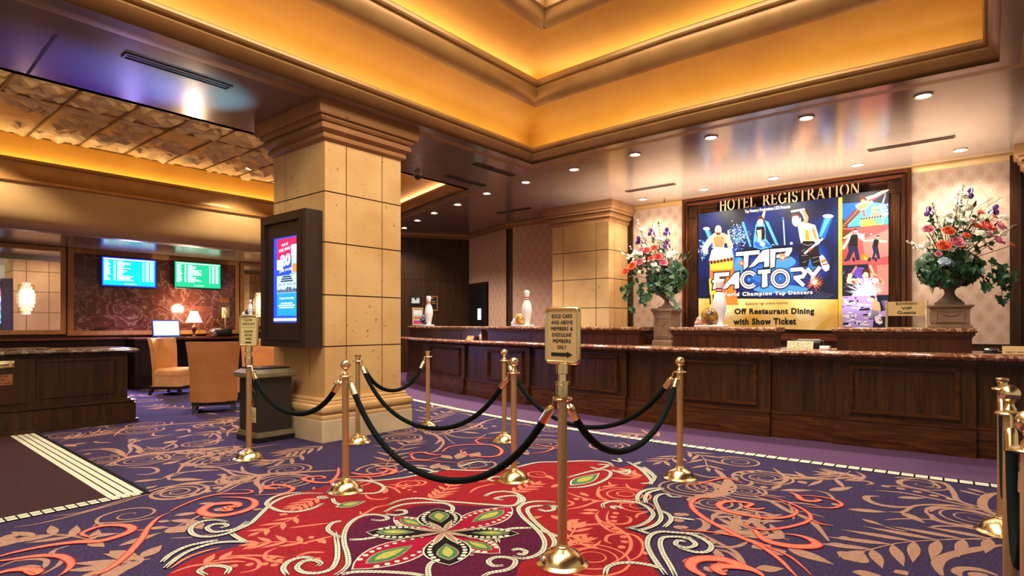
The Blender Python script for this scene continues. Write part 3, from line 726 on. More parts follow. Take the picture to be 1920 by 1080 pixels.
# salmon scrolls with coral edges over the purple
for k, pts, w in ((0,[(0,890),(120,855),(300,815),(520,775),(760,745),(1000,735),(1150,700),(1290,650),(1340,610),(1290,580),(1150,570),(1010,585),(900,620),(830,660),(900,690),(980,670)],.07),
    (0,[(-40,940),(120,920),(330,890),(500,880),(620,890),(700,930),(720,980),(670,1040),(590,1090)],.06),
    (0,[(-60,1080),(60,1040),(200,1020),(330,1025),(390,1045),(340,1070),(230,1040)],.07),
    (0,[(930,1080),(1060,1040),(1200,950),(1330,830),(1440,700),(1500,600),(1600,500),(1728,440)],.05),
    (1,[(520,430),(610,420),(560,390),(680,380),(660,350),(540,350),(400,370),(310,430),(400,470),(560,470),(740,430),(840,380),(850,330),(780,300),(640,290),(480,290)],.085),
    (1,[(0,430),(120,370),(300,300),(480,260),(660,255),(780,250),(830,230),(760,215),(640,215)],.03),
    (1,[(930,200),(1060,210),(960,190),(1040,165),(1150,170),(1240,200),(1180,240),(1040,260),(840,270)],.05),
    (1,[(1700,-10),(1690,60),(1620,130),(1490,140),(1350,110),(1390,85),(1520,75),(1560,95),(1450,100)],.05),
    (2,[(0,90),(160,80),(330,80),(480,50),(560,-10)],.04),(2,[(100,40),(240,60),(420,40),(470,5)],.06),
    (4,[(620,550),(660,585),(760,610),(830,620),(950,610),(1120,580),(1270,530),(1290,470),(1200,400),(1060,340),(900,290),(700,265)],.035),
    (4,[(830,400),(740,410),(640,390),(700,360),(620,340),(480,330),(390,345),(370,380),(460,430),(640,470),(850,500),(1050,490),(1150,450),(1130,400),(1000,340)],.06),
    (4,[(300,295),(170,295),(90,340),(110,410),(220,500),(400,600),(600,700),(800,790),(980,920),(1100,1040),(1160,1100)],.05),
    (4,[(730,620),(790,690),(880,740),(1000,770),(1150,790),(1290,790),(1360,770),(1300,720),(1180,680),(1020,660)],.09),
    (4,[(-20,625),(150,630),(400,660),(640,710),(860,790),(1080,890),(1220,1000),(1310,1090)],.025),
    (4,[(1090,240),(1160,270),(1200,310),(1300,330),(1390,320),(1330,300)],.06),(4,[(1180,270),(1350,280),(1520,310),(1610,360),(1540,395),(1380,395),(1220,380)],.03),
    (4,[(1300,510),(1400,560),(1530,580)],.02),(4,[(0,160),(120,160),(250,130),(420,95),(540,120),(610,150)],.03),
    (4,[(430,1080),(340,1020),(380,990),(560,1000),(720,1040)],.09),(4,[(220,1090),(90,1010),(100,940),(220,910),(400,920),(560,970),(740,1040),(830,1100)],.10),
    (6,[(360,500),(420,480),(500,475),(560,490),(640,500),(700,490)],.05),(6,[(690,470),(760,420),(900,400),(1060,395),(1200,405),(1280,450),(1260,500),(1160,520),(1000,510),(890,480),(880,450),(960,430)],.045),
    (6,[(380,500),(410,540),(540,550),(680,520)],.04),(6,[(0,570),(200,565),(400,555),(560,560),(760,575),(1000,580)],.02),(6,[(1010,360),(1080,335),(1200,335)],.03),(6,[(1020,350),(1050,380),(1120,395)],.03),
    (6,[(1560,390),(1700,410),(1800,430),(1720,470),(1560,490)],.03),(6,[(30,640),(140,640),(220,660),(180,690),(70,700)],.06)):
    scroll(k, pts, w, 9)
# tan: ferns, leaves, plumes and whorls
for k, st, n, ll, lw in ((0,[(980,730),(700,680),(400,670),(120,715)],5,.20,.07),(0,[(1520,910),(1350,940),(1150,1000)],3,.28,.09),(5,[(1400,760),(1000,775),(600,800),(280,870)],6,.33,.075),(5,[(280,250),(150,240),(0,220)],4,.24,.05),
    (4,[(1700,20),(1560,90),(1400,110),(1200,80)],4,.26,.05),(4,[(1010,460),(760,470),(520,480)],3,.25,.05),(4,[(1080,720),(800,640),(560,600)],4,.26,.07),
    (6,[(110,640),(220,470),(400,360)],6,.24,.05),(6,[(560,180),(600,120),(740,70)],5,.28,.05),(6,[(480,70),(560,30),(680,10)],4,.28,.05),
    (7,[(280,450),(450,420),(640,390)],5,.28,.05),(7,[(1900,380),(1700,370),(1600,400)],4,.26,.05),(7,[(1280,580),(1480,560),(1750,570)],5,.2,.07),(7,[(1900,250),(1760,270),(1560,320)],4,.3,.05),
    ('a',[(1700,400),(1600,430),(1500,440)],5,.24,.05),('a',[(1820,350),(1720,370),(1620,390)],5,.26,.05),('c',[(20,380),(110,410),(140,470)],4,.24,.05),('b',[(1800,300),(1700,280),(1600,290)],4,.28,.05),('b',[(1900,400),(1860,420),(1800,440)],3,.22,.05)):
    fern(k, st, n, ll, lw)
for k, a, b, w in ((0,(40,710),(200,640),.10),(0,(0,790),(100,730),.08),(0,(900,740),(1060,790),.08),(0,(840,690),(1220,650),.08),(0,(1500,600),(1728,590),.07),(0,(1200,780),(1640,640),.08),(0,(1110,830),(1420,900),.10),(0,(1430,900),(1640,770),.10),(0,(1350,130),(1640,100),.08),(0,(1600,530),(1728,530),.06),(0,(1480,200),(1600,165),.05),
    (1,(0,110),(330,110),.08),(1,(140,160),(430,120),.06),(1,(30,470),(300,440),.08),(1,(0,520),(300,530),.08),(1,(190,530),(320,610),.12),(1,(0,590),(140,640),.16),(1,(330,480),(480,490),.10),(1,(280,350),(500,345),.06),(1,(820,410),(950,405),.05),(1,(430,190),(520,185),.05),(1,(430,410),(600,405),.09),
    (4,(980,215),(1330,215),.08),(4,(1480,220),(1728,180),.09),(4,(780,180),(870,190),.09),(4,(900,205),(1010,155),.06),(4,(1170,120),(1260,150),.09),(4,(1060,800),(1540,970),.12),(4,(870,840),(1050,830),.13),(4,(700,800),(900,770),.10),(4,(1460,765),(1728,780),.09),(4,(1580,690),(1728,710),.07),(4,(740,1010),(1030,1010),.10),(4,(210,1020),(330,1010),.08),(4,(800,470),(1010,470),.06),(4,(750,530),(1030,525),.06),(4,(490,520),(740,530),.06),(4,(430,590),(560,600),.06),(4,(860,680),(1040,665),.08),(4,(0,930),(80,940),.08),
    (5,(130,520),(480,545),.09),(5,(580,540),(790,640),.09),(5,(250,600),(440,660),.06),(5,(550,420),(800,425),.08),(5,(95,940),(280,900),.20),(5,(170,1050),(420,1080),.10),(5,(540,1030),(640,1080),.09),(5,(1140,340),(1320,390),.06),(5,(1070,355),(1280,410),.06),
    (6,(880,265),(1080,285),.08),(6,(1140,285),(1380,260),.08),(6,(1180,210),(1240,210),.10),(6,(1090,235),(1150,230),.09),(6,(690,500),(790,540),.12),(6,(840,540),(920,460),.14),(6,(980,520),(1060,470),.14),(6,(400,600),(550,615),.07),(6,(590,640),(660,580),.12),(6,(690,600),(760,660),.1),(6,(1690,700),(1800,740),.10),(6,(1480,470),(1560,500),.08),
    (7,(1190,490),(1310,460),.14),(7,(1300,440),(1460,405),.08),(7,(1170,680),(1350,640),.10),(7,(1320,670),(1510,680),.10),(7,(920,830),(1150,815),.08),(7,(1250,810),(1550,815),.09),(7,(860,460),(960,445),.10),(7,(1280,375),(1390,355),.08),(7,(370,500),(500,480),.07),(7,(300,500),(400,515),.10),(7,(1620,620),(1680,590),.08),(7,(480,590),(530,575),.07),(7,(1020,890),(1120,875),.05),(7,(690,690),(760,680),.06)):
    leaf(k, a, b, w)
for k, c, r, t, a0 in ((0,(1330,465),.22,1.7,0),(1,(650,105),.15,2.6,0),(1,(70,235),.24,3.2,1),(1,(1170,125),.24,3,2),(1,(1190,5),.22,3,2),(4,(830,90),.26,3.4,0),(4,(630,220),.17,3,1),(4,(310,345),.20,3,0),(4,(70,190),.26,3.4,2),(5,(1200,590),.30,3.4,2),(5,(750,310),.22,2,1),
    (6,(910,215),.24,3,0),(6,(640,270),.18,3,0),(6,(290,325),.26,3.4,1),(6,(270,255),.2,3,0),(6,(1690,390),.28,3.2,0),(6,(1020,600),.2,2,0),(6,(1790,245),.2,2.4,0),(6,(110,640),.24,2.4,0),
    (7,(980,640),.26,3.2,0),(7,(640,635),.20,3,1),(7,(970,372),.26,3,0),(7,(1040,320),.28,3,0),(7,(1500,490),.20,3,1),(7,(1080,548),.16,2.6,2),(7,(1310,925),.22,3.2,0),(7,(280,415),.24,3,0),(7,(1650,320),.26,2.6,0),(7,(1860,810),.16,3,0),('c',(310,440),.22,2.2,0),('c',(140,580),.2,3,0),('b',(1500,350),.24,3,0)):
    spiral(k, c, r, t, a0, w=.026)
for k, pts, w in ((0,[(140,590),(400,550),(700,480),(1000,400),(1250,330),(1480,260),(1728,260)],.02),(0,[(540,475),(760,450),(1000,390),(1250,310),(1400,270)],.02),(0,[(700,775),(560,820),(520,860),(560,870),(640,900),(580,980),(420,1070)],.03),(0,[(0,990),(160,930),(360,910),(470,930),(430,1000),(300,980),(110,1010)],.03),(0,[(940,580),(1000,550),(1200,540),(1400,520),(1600,480)],.022),(0,[(110,715),(300,690),(600,665),(900,690)],.018),(0,[(1360,620),(1500,610),(1640,590)],.016),
    (1,[(0,80),(150,30),(330,10),(480,5)],.024),(1,[(540,160),(400,170),(280,210),(230,260)],.022),(1,[(480,60),(540,80),(520,120),(580,130),(760,90)],.026),(1,[(470,230),(600,160),(780,90),(1000,50),(1300,30),(1728,10)],.07),(1,[(540,0),(700,30),(900,60),(1100,50),(1400,70)],.04),(1,[(900,250),(920,190),(870,140),(900,90),(1010,60)],.045),(1,[(720,-30),(740,20),(840,60)],.03),(1,[(1450,180),(1460,210),(1540,250)],.025),(1,[(0,700),(200,690),(480,650)],.012),(1,[(60,580),(200,520),(330,450)],.02),(1,[(470,250),(560,220),(700,150),(820,110)],.02),(1,[(1060,200),(1200,130),(1330,110)],.02),
    (4,[(300,520),(320,470),(400,440),(560,430),(720,440)],.04),(4,[(740,430),(770,500),(740,580)],.03),(4,[(520,470),(540,540)],.04),(4,[(130,500),(220,520),(240,580),(180,620),(100,630)],.05),(4,[(700,270),(900,330),(1060,420),(1260,500),(1370,590),(1480,730)],.045),(4,[(450,90),(470,170),(440,220),(330,260),(120,270)],.12),(4,[(330,0),(400,60),(440,110)],.05),(4,[(920,-10),(1000,50),(1050,90),(1020,130),(930,140),(700,90)],.04),(4,[(700,120),(690,155),(620,170)],.03),(4,[(850,130),(1000,100),(1250,100),(1500,100)],.025),(4,[(760,200),(860,210),(960,210)],.02),(4,[(1330,215),(1450,240),(1520,290),(1510,310)],.025),(4,[(740,210),(850,260),(1050,285)],.022),(4,[(400,260),(700,300),(1000,330),(1250,350),(1400,380)],.03),(4,[(1160,420),(1300,450),(1440,490)],.014),(4,[(160,640),(350,740),(530,840),(640,970)],.03),(4,[(320,810),(460,840),(560,910),(620,970)],.026),(4,[(300,800),(370,870),(410,980),(430,1040)],.05),(4,[(270,770),(430,790),(560,780),(670,730)],.03),(4,[(0,930),(60,960)],.05),(4,[(160,350),(100,330),(90,300),(200,270)],.06),(4,[(200,130),(320,150),(380,200)],.06),(4,[(100,40),(250,80),(420,80)],.03),(4,[(1070,340),(1120,440),(1120,510)],.02),
    (5,[(400,410),(300,410),(300,440),(400,480),(560,500),(700,495)],.05),(5,[(480,540),(600,540),(700,490),(900,480),(1100,500),(1400,590)],.03),(5,[(370,360),(600,380),(860,430),(1100,480),(1400,560)],.03),(5,[(430,320),(620,330),(860,380),(1100,460),(1400,540)],.03),(5,[(780,330),(900,340),(880,310),(800,270),(680,260),(560,280),(600,320),(760,350)],.03),(5,[(800,270),(950,300),(1020,370),(1060,440),(1200,500)],.04),(5,[(1400,380),(1320,400),(1270,450),(1290,520),(1400,580)],.06),(5,[(830,540),(870,510),(1000,510),(1200,540),(1400,600)],.05),(5,[(840,560),(880,610),(1050,650),(1250,670)],.05),(5,[(440,610),(600,600),(860,610),(1100,660)],.02),(5,[(430,660),(540,690),(640,705)],.022),(5,[(820,675),(900,660),(1080,665),(1250,680)],.025),(5,[(1440,820),(1250,850),(1050,890),(920,940),(890,1000),(930,1080)],.06),(5,[(1400,1080),(1250,1030),(1100,1020),(1050,1050),(1100,1090)],.05),(5,[(1160,1080),(1240,1070),(1320,1085)],.06),(5,[(200,200),(270,240),(220,275),(120,275)],.03),(5,[(290,310),(340,300),(280,280),(170,280)],.03),(5,[(900,780),(1100,770),(1300,775)],.02),
    (6,[(1240,130),(1120,160),(1040,200),(900,250),(780,270),(690,265)],.04),(6,[(700,260),(760,300),(900,325),(1060,320),(1130,290)],.03),(6,[(460,250),(600,290),(670,340),(620,390)],.045),(6,[(680,320),(700,380),(640,450),(580,475)],.03),(6,[(480,310),(460,350),(320,360),(180,350)],.04),(6,[(760,230),(900,190),(1200,180)],.02),(6,[(820,200),(780,240),(800,270)],.03),(6,[(860,80),(960,95),(1010,130),(930,150)],.03),(6,[(850,610),(870,570),(1000,545),(1100,540)],.025),(6,[(870,620),(1000,630),(1150,600)],.02),(6,[(690,280),(760,350),(820,390)],.012),(6,[(700,20),(860,60),(960,60)],.03),(6,[(1330,190),(1500,190),(1600,210)],.03),(6,[(1580,320),(1700,300),(1850,310)],.03),(6,[(1540,360),(1500,420),(1560,480)],.03),(6,[(0,400),(120,420),(240,440)],.02),
    (7,[(940,770),(1060,765),(1130,740),(1100,710),(980,705),(850,710)],.035),(7,[(660,690),(850,620),(1000,590),(1200,570),(1500,540),(1900,510)],.08),(7,[(400,560),(600,540),(740,560),(820,600)],.03),(7,[(620,530),(740,540),(810,570),(830,610)],.04),(7,[(840,600),(890,550),(880,500),(960,460),(1100,440),(1190,420)],.035),(7,[(870,490),(960,530),(970,580)],.05),(7,[(980,470),(900,460),(870,480)],.03),(7,[(1100,390),(1090,415),(1170,420),(1280,405)],.03),(7,[(1300,380),(1400,360),(1420,390)],.04),(7,[(1590,440),(1640,400),(1690,440),(1600,480),(1480,500)],.04),(7,[(1030,515),(1100,540),(1180,530),(1250,500),(1310,460)],.03),(7,[(1240,540),(1300,520),(1280,490)],.03),(7,[(1150,815),(1280,760),(1440,740),(1700,730)],.025),(7,[(1240,820),(1230,790),(1280,770)],.03),(7,[(1460,710),(1520,695),(1700,710),(1820,770),(1920,775)],.03),(7,[(1660,770),(1730,770),(1720,820),(1800,840)],.035),(7,[(1110,950),(1250,880),(1450,840),(1700,830)],.04),(7,[(740,420),(800,370),(920,340),(1200,320),(1500,300),(1900,270)],.045),(7,[(560,470),(600,480),(710,480)],.035),(7,[(660,330),(700,350),(800,340)],.02),(7,[(620,350),(600,380),(700,370)],.02),(7,[(1620,630),(1650,610),(1670,640),(1610,640)],.05),(7,[(1800,560),(1830,540),(1900,530)],.06),(7,[(250,470),(500,400),(760,360),(940,340)],.03)):
    stroke(k, pts, w)
dots(1, [(470,190),(365,228),(240,262),(90,292)], .035); dots(4, [(540,60),(600,38),(690,25),(780,20),(530,90)], .03); dots(5, [(450,325),(580,345),(720,372),(860,405),(1000,435)], .032); dots(7, [(1670,888),(1570,920),(1660,470),(1700,460),(1520,515)], .035)
dots(4, [(70,655),(190,700),(300,740),(1550,360),(20,460),(10,590)], .03); dots(3, [(1690,460),(1690,520),(1690,590)], .035)
# the same growth over the rest of the carpet, towards the lounge and behind the pillar
rn = random.Random(11)
def free(x, y):
    if y < 5.4 and x < 6.0 and y > -.8: return False          # already drawn
    if x < 2.0 and y < 9.0 and y > -.8: return False
    if x > smooth_at(BP, min(max(y,-4.5),13)) - .35: return False
    return True
cnt = 0
while cnt < 95:
    x = rn.uniform(-2, 8); y = rn.uniform(-4, 13.2)
    if not free(x, y) or (x < 5.2 and 5.4 < y < 8.7 and rn.random() < .75): continue
    cnt += 1; a = rn.uniform(0, 6.28); d = Vector((math.cos(a), math.sin(a))); q = Vector((-d.y, d.x)); p = Vector((x, y)); k = cnt % 4
    if k == 0:
        P = crom([p, p+d*.3+q*.06, p+d*.7+q*.02, p+d*1.05-q*.12], 7); ribbon(P, .02, 'tan', 3); fernP(P, 6, .22, .05, 'tan', 3)
    elif k == 1: spiralP(p, .26, 3.2, a, 'tan', 4, .026)
    elif k == 2:
        P = crom([p, p+d*.4+q*.2, p+d*.8+q*.15, p+d*1.3-q*.2], 7); ribbon(P, .04, 'tan', 3, SPIN)
        for t in (.2,.5,.8): leafp(P[int(t*20)], P[int(t*20)]+(d+q*rn.choice((1,-1)))*.18, .08, 'tan', 4)
    else:
        for j in range(5): dd = (d*rn.uniform(.3,1)+q*rn.uniform(-.6,.6)); leafp(p+dd*.1, p+dd*.5, .07, 'tan', 4)
struct(fm, 'floor', recalc=False)
# ------------------------------------------------------------------ reception counter
def cstrip(mb, y0, y1, o0, o1, z0, z1, m, m_end=None):
    a = cpath(y0, y1, o0); b = cpath(y0, y1, o1)
    rings = [[(*p, z0), (*p, z1), (*q, z1), (*q, z0)] for p, q in zip(a, b)]
    mb.loft(rings, m, True, True, True)
def cmould(mb, y0, y1, prof, m):
    # prof: (offset behind the line, z)
    n = max(2, int(abs(y1-y0)/.25)+1)
    rings = [[(*cpt(y0+(y1-y0)*i/(n-1), o), z) for o, z in prof] for i in range(n)]
    mb.loft(rings, m, False)
def cframe(mb, y0, y1, z0, z1, off, m, w=.045, d=.022):
    # raised moulding rectangle on the counter face
    for a, b, c, e in ((y0,y1,z1-w,z1),(y0,y1,z0,z0+w),(y0,y0+w,z0+w,z1-w),(y1-w,y1,z0+w,z1-w)):
        cstrip(mb, a, b, off-d, off+.005, c, e, m)
        cstrip(mb, a+.012, b-.012, off-d*1.6, off-d, c+.012, e-.012, m)
def counter_unit(y0, y1, proud, label, frame=None):
    t = thing('counter_unit', label, 'counter', (cx_at((y0+y1)/2)+.3, (y0+y1)/2, 0), 'front panels of the reception counter')
    o = .05 if proud else .10
    mb = MB(); cstrip(mb, y0, y1, o, .70, .16, .945, 'wood'); mb.build('body', t)
    mb = MB(); p = o-.05
    cstrip(mb, y0, y1, p, .70, 0, .125, 'woodh')
    cstrip(mb, y0, y1, p+.012, .70, .125, .15, 'woodh'); cstrip(mb, y0, y1, p+.022, .70, .15, .275, 'woodh')
    cstrip(mb, y0, y1, p+.012, .70, .275, .295, 'woodh'); cstrip(mb, y0, y1, p+.03, .70, .295, .315, 'woodh')
    mb.build('plinth', t)
    mb = MB(); cstrip(mb, y0, y1, o-.02, .3, .905, .945, 'woodh'); mb.build('cornice', t)
    if frame:
        mb = MB(); cframe(mb, frame[0], frame[1], .345, .865, o, 'woodh'); mb.build('panel_moulding', t)
for y0, y1, pr, lb, fr in ((-1.9,.1,0,'plain recessed walnut counter panel at the far right behind the brass posts',None),
    (.1,1.32,1,'walnut counter panel with raised frame below the VIP Guests sign',(.22,1.17)),
    (1.32,1.96,0,'plain recessed walnut panel between the two widest framed counter panels',None),
    (1.96,3.15,1,'walnut counter panel with raised frame behind the ball post right of the big sign',(2.1,3.01)),
    (3.15,3.84,0,'plain recessed walnut counter panel below the first stone pedestal',None),
    (3.84,4.94,1,'walnut counter panel with raised frame right behind the GOLD CARD sign',(3.97,4.84)),
    (4.94,5.74,0,'plain recessed walnut counter panel left of the GOLD CARD sign',None),
    (5.74,6.92,1,'walnut counter panel with raised frame under the gold bowling ball display',(5.87,6.77)),
    (6.92,7.48,0,'narrow recessed walnut counter panel under the small pale name card',None),
    (7.48,9.28,1,'walnut counter panel with raised frame beside the flat-topped post',(7.62,8.9)),
    (9.28,10.4,0,'last walnut counter panel at the far end beside the stone pillar',None)):
    counter_unit(y0, y1, pr, lb, fr)
mb = MB()
LP = [(.75,.95),(-.09,.95),(-.125,.962),(-.14,.985),(-.125,1.005),(-.09,1.015),(.75,1.015)]
n = 60; rings = [[(*cpt(-1.9+12.3*i/n, o), z) for o, z in LP] for i in range(n+1)]
mb.loft(rings, 'marble', True, True, True)
tag(mb.build('countertop', smooth=50), 'long veined red-brown marble countertop with rounded edge along the reception', 'countertop')
def service_desk(y0, y1, label, panels=()):
    t = thing('service_desk', label, 'desk', (*cpt((y0+y1)/2, .3), 1.015), 'raised desks on the reception counter')
    mb = MB(); cstrip(mb, y0+.04, y1-.04, .10, .50, 1.015, 1.20, 'wood_red'); mb.build('body', t)
    mb = MB(); cstrip(mb, y0+.03, y1-.03, .085, .51, 1.165, 1.185, 'woodh'); cstrip(mb, y0+.015, y1-.015, .07, .53, 1.185, 1.215, 'woodh'); mb.build('cornice', t)
    mb = MB(); P = [(.54,1.215),(.06,1.215),(.04,1.228),(.04,1.25),(.06,1.263),(.54,1.263)]
    k = max(4, int((y1-y0)/.25)); mb.loft([[(*cpt(y0+(y1-y0)*i/k, o), z) for o, z in P] for i in range(k+1)], 'marble', True, True, True); mb.build('marble_top', t, 50)
    for a, b in panels:
        mb = MB(); cstrip(mb, a, b, .092, .11, 1.03, 1.15, 'wood_dark'); mb.build('panel', t)
service_desk(.09, 1.33, 'raised walnut desk with marble top carrying the VIP Guests sign')
service_desk(1.90, 3.21, 'raised walnut desk with marble top under the dark bowling ball display')
service_desk(3.63, 6.88, 'longest raised walnut desk with marble top, under the gold bowling ball', [(5.75,6.75)])
service_desk(6.96, 10.3, 'raised walnut desk with marble top nearest the stone pillar, under black ball', [(7.7,8.6),(9.0,9.8)])
# back counter below the banner
t = thing('back_counter', 'dark wood back counter with red top ledge below the banner', 'counter', (10.7, 3.0, 0))
mb = MB(); mb.box(10.52,10.92,.95,5.7,0,1.02,'wood_dark'); mb.build('body', t)
mb = MB(); mb.box(10.47,10.92,.95,5.72,1.02,1.06,'wood_redh'); mb.box(10.86,10.92,.95,5.72,1.06,1.14,'wood_redh'); mb.build('ledge', t)

# ------------------------------------------------------------------ stanchions and ropes
_cache = {}
def shared(key, fn):
    if key not in _cache: _cache[key] = fn()
    return _cache[key]
def put(key, name, fn, parent, smooth=35):
    if key in _cache:
        o = bpy.data.objects.new(name, _cache[key]); C.objects.link(o); o.parent = parent; return o
    mb = MB(); fn(mb); o = mb.build(name, parent, smooth, local=True); _cache[key] = o.data; return o
def f_base(mb): mb.lathe([(.002,0),(.138,0),(.143,.005),(.142,.010),(.134,.015),(.121,.022),(.116,.032),(.105,.050),(.088,.068),(.064,.080),(.046,.087),(.038,.091),(.038,.099),(.032,.103),(.030,.112),(.002,.112)], 'brass', 40)
def f_pole(mb): mb.lathe([(.024,.10),(.0255,.112),(.0255,.895),(.002,.896)], 'pole', 24)
def f_ring(mb):
    mb.lathe([(.002,.885),(.03,.885),(.052,.892),(.055,.897),(.052,.902),(.03,.908),(.002,.908)], 'brass', 32)
def f_ball(mb):
    mb.lathe([(.024,.905),(.026,.915),(.018,.930),(.014,.942),(.02,.946),(.014,.95)], 'brass', 24)
    mb.ball((0,0,.986), .0395, 'brass', 28, 18)
def f_cap(mb):
    mb.lathe([(.026,.905),(.026,.938),(.032,.942),(.034,.948),(.034,.962),(.030,.966),(.002,.967)], 'brass', 28)
def f_socket(mb):
    mb.lathe([(.024,.905),(.024,.916),(.036,.918),(.036,.975),(.039,.979),(.039,.99),(.024,.992),(.022,1.03),(.034,1.034),(.034,1.082),(.002,1.084)], 'brass', 28)
def stanchion(x, y, top, label, group):
    t = thing('stanchion', label, 'stanchion', (x, y, 0), group)
    put('base','base',f_base,t); put('pole','pole',f_pole,t); put('ring','collar_ring',f_ring,t)
    put(top, {'ball':'ball_finial','cap':'flat_cap','socket':'sign_socket'}[top], {'ball':f_ball,'cap':f_cap,'socket':f_socket}[top], t)
    return t
PO = dict(L=(2.73,5.53), A=(2.68,3.88), B=(3.86,5.36), C=(4.93,5.40), E=(4.93,4.16), F=(3.75,3.06), S=(2.61,1.79), G=(4.69,2.02), K=(4.73,-.06), D=(3.46,-.07), N=(2.49,-.10))
GB = 'brass rope stanchions'
for k, top, lb in (('L','socket','brass stanchion carrying the small CHECK-OUT sign beside the waste bin'),
    ('A','ball','ball-topped brass stanchion in front of the stone pillar'),
    ('B','cap','flat-topped brass stanchion close before the stone pillar, behind the ball post'),
    ('C','cap','flat-topped brass stanchion at the back, by the right edge of the stone pillar'),
    ('E','ball','ball-topped brass stanchion farther back of the two beside the GOLD CARD sign'),
    ('F','ball','nearer ball-topped brass stanchion just left of the GOLD CARD sign'),
    ('S','socket','nearest full-height brass stanchion, carrying the GOLD CARD sign'),
    ('G','ball','ball-topped brass stanchion standing alone before the counter, right of the sign'),
    ('K','cap','flat-topped brass stanchion farthest back in the row at the right edge'),
    ('D','ball','ball-topped brass stanchion in front of the flat-topped one at the right edge'),
    ('N','ball','nearest ball-topped brass stanchion, cut off by the right edge')):
    stanchion(*PO[k], top, lb, GB)
def rope_thing(a, b, sag, label):
    A = Vector((*PO[a], .885)); B = Vector((*PO[b], .885)); d = (B-A); l = d.length; d /= l
    A = A+d*.05; B = B-d*.05; mid = (A+B)/2; L = (B-A).length
    t = thing('velvet_rope', label, 'rope', (mid.x, mid.y, .885-sag), 'dark velvet ropes')
    def pt(u): return A+(B-A)*u - Vector((0,0,sag))*(1-(2*u-1)**2)**1.0*(1 if True else 1)
    # catenary
    k = 2.2
    def pt(u): return A+(B-A)*u - Vector((0,0,sag*(math.cosh(k)-math.cosh(k*(2*u-1)))/(math.cosh(k)-1)))
    ue = .055/ max(L, .5) * 1.0
    N = 44; u0 = .0
    # walk to the ends of the brass sleeves
    def walk(dist):
        s = 0; u = 0; p = pt(0)
        while s < dist: u += .002; q = pt(u); s += (q-p).length; p = q
        return u
    uh, us = walk(.045), walk(.15)
    mb = MB(); mb.tube([pt(us*.9+(1-1.8*us)*i/N) for i in range(N+1)], .0215, 'velvet', 14); mb.build('cord', t, 60)
    for e in (0, 1):
        f = (lambda u: pt(u)) if e == 0 else (lambda u: pt(1-u))
        mb = MB(); mb.tube([f(uh), f(uh+(us-uh)*.12), f(uh+(us-uh)*.3), f(us)], lambda q: .016 if q < .2 else (.0235 if q < .5 else .025), 'brass', 16)
        o = mb.build('end_sleeve', t, 40)
        mb = MB(); p0 = f(0)+Vector((0,0,.012)); p1 = f(uh)
        mb.tube([p0+Vector((0,0,-.004)), p0+(p1-p0)*.2+Vector((0,0,.012)), p0+(p1-p0)*.55+Vector((0,0,.008)), p1], .0055, 'brass', 8); mb.build('hook', o, 40)
rope_thing('L','A',.36,'dark velvet rope from the CHECK-OUT sign post to the first ball post')
rope_thing('A','S',.60,'dark velvet rope hanging lowest, up to the GOLD CARD sign post from the left')
rope_thing('B','F',.58,'dark velvet rope from the post at the pillar to the nearer middle ball post')
rope_thing('B','C',.36,'short dark velvet rope between the two flat-topped posts before the pillar')
rope_thing('E','G',.58,'dark velvet rope passing behind the GOLD CARD sign post to the right ball post')
rope_thing('S','G',.44,'dark velvet rope from the GOLD CARD sign post to the right ball post')
rope_thing('K','D',.50,'dark velvet rope between the two farther posts at the right edge')
rope_thing('D','N',.50,'dark velvet rope between the two nearer posts at the right edge')

# ------------------------------------------------------------------ sign plates in the post sockets
def sign_plate(loc, rz, w, h, label, fm, lines, arrow, rule=None):
    # local frame: x to the reader's right, z up, faces -y
    t = thing('sign_plate', label, 'sign', loc, None, rz)
    mb = MB(); mb.rbox(-w/2+.012,w/2-.012,-.006,.010,.012,h-.012,fm,.004); mb.build('plate', t, 30, local=True)
    mb = MB(); r = .028; P = []
    for cx, cz, a0 in ((w/2-r,h-r,0),(-w/2+r,h-r,90),(-w/2+r,r,180),(w/2-r,r,270)):
        for k in range(6): a = math.radians(a0+18*k); P.append((cx+r*math.cos(a), 0, cz+r*math.sin(a)))
    rings = []
    for i, p in enumerate(P):
        c = Vector((0,0,h/2)); d = (Vector(P[(i+1)%len(P)])-Vector(P[i-1])).normalized(); nn = Vector((d.z,0,-d.x))
        rings.append([tuple(Vector(p)+nn*.011*math.cos(2*PI*j/10)-nn*.008+Vector((0,.013*math.sin(2*PI*j/10),0))) for j in range(10)])
    rings.append(rings[0]); mb.loft(rings, 'brass', True); mb.build('frame', t, 50, local=True)
    mb = MB(); fn = lambda x, z: (x, -.0075, z)
    for s, cz, lw, lh in lines: text_box(mb, s, fn, 0, cz*h, lw*w, lh*h, 'ink', .032, 1.15)
    if rule: mb.box(-w*.34,w*.34,-.0075,-.006,rule*h-.001,rule*h+.001,'ink')
    az, aw, ah = arrow[0]*h, arrow[1]*w, arrow[2]*h
    mb.poly([fn(*p) for p in ((-aw/2,az-ah*.28),(aw*.24,az-ah*.28),(aw*.24,az-ah/2),(aw/2,az),(aw*.24,az+ah/2),(aw*.24,az+ah*.28),(-aw/2,az+ah*.28))], 'ink')
    mb.build('lettering', t, local=True, recalc=False)
    mb = MB(); mb.lathe([(.002,-.02),(.02,-.02),(.02,.002),(.002,.002)], 'brass', 16); mb.build('stem', t, 40, local=True)
    return t
sign_plate((2.61,1.79,1.086), -PI/2, .225, .305, 'framed brass sign plate reading GOLD CARD AND ABOVE MEMBERS & EXECULINE MEMBERS ONLY', 'signgold',
    [('GOLD CARD',.845,.60,.068),('AND ABOVE',.735,.62,.068),('MEMBERS &',.625,.64,.068),('EXECULINE',.515,.56,.068),('MEMBERS',.405,.52,.068),('ONLY',.295,.27,.068)], (.165,.62,.115))
ang = math.atan2(5.53, 2.73)
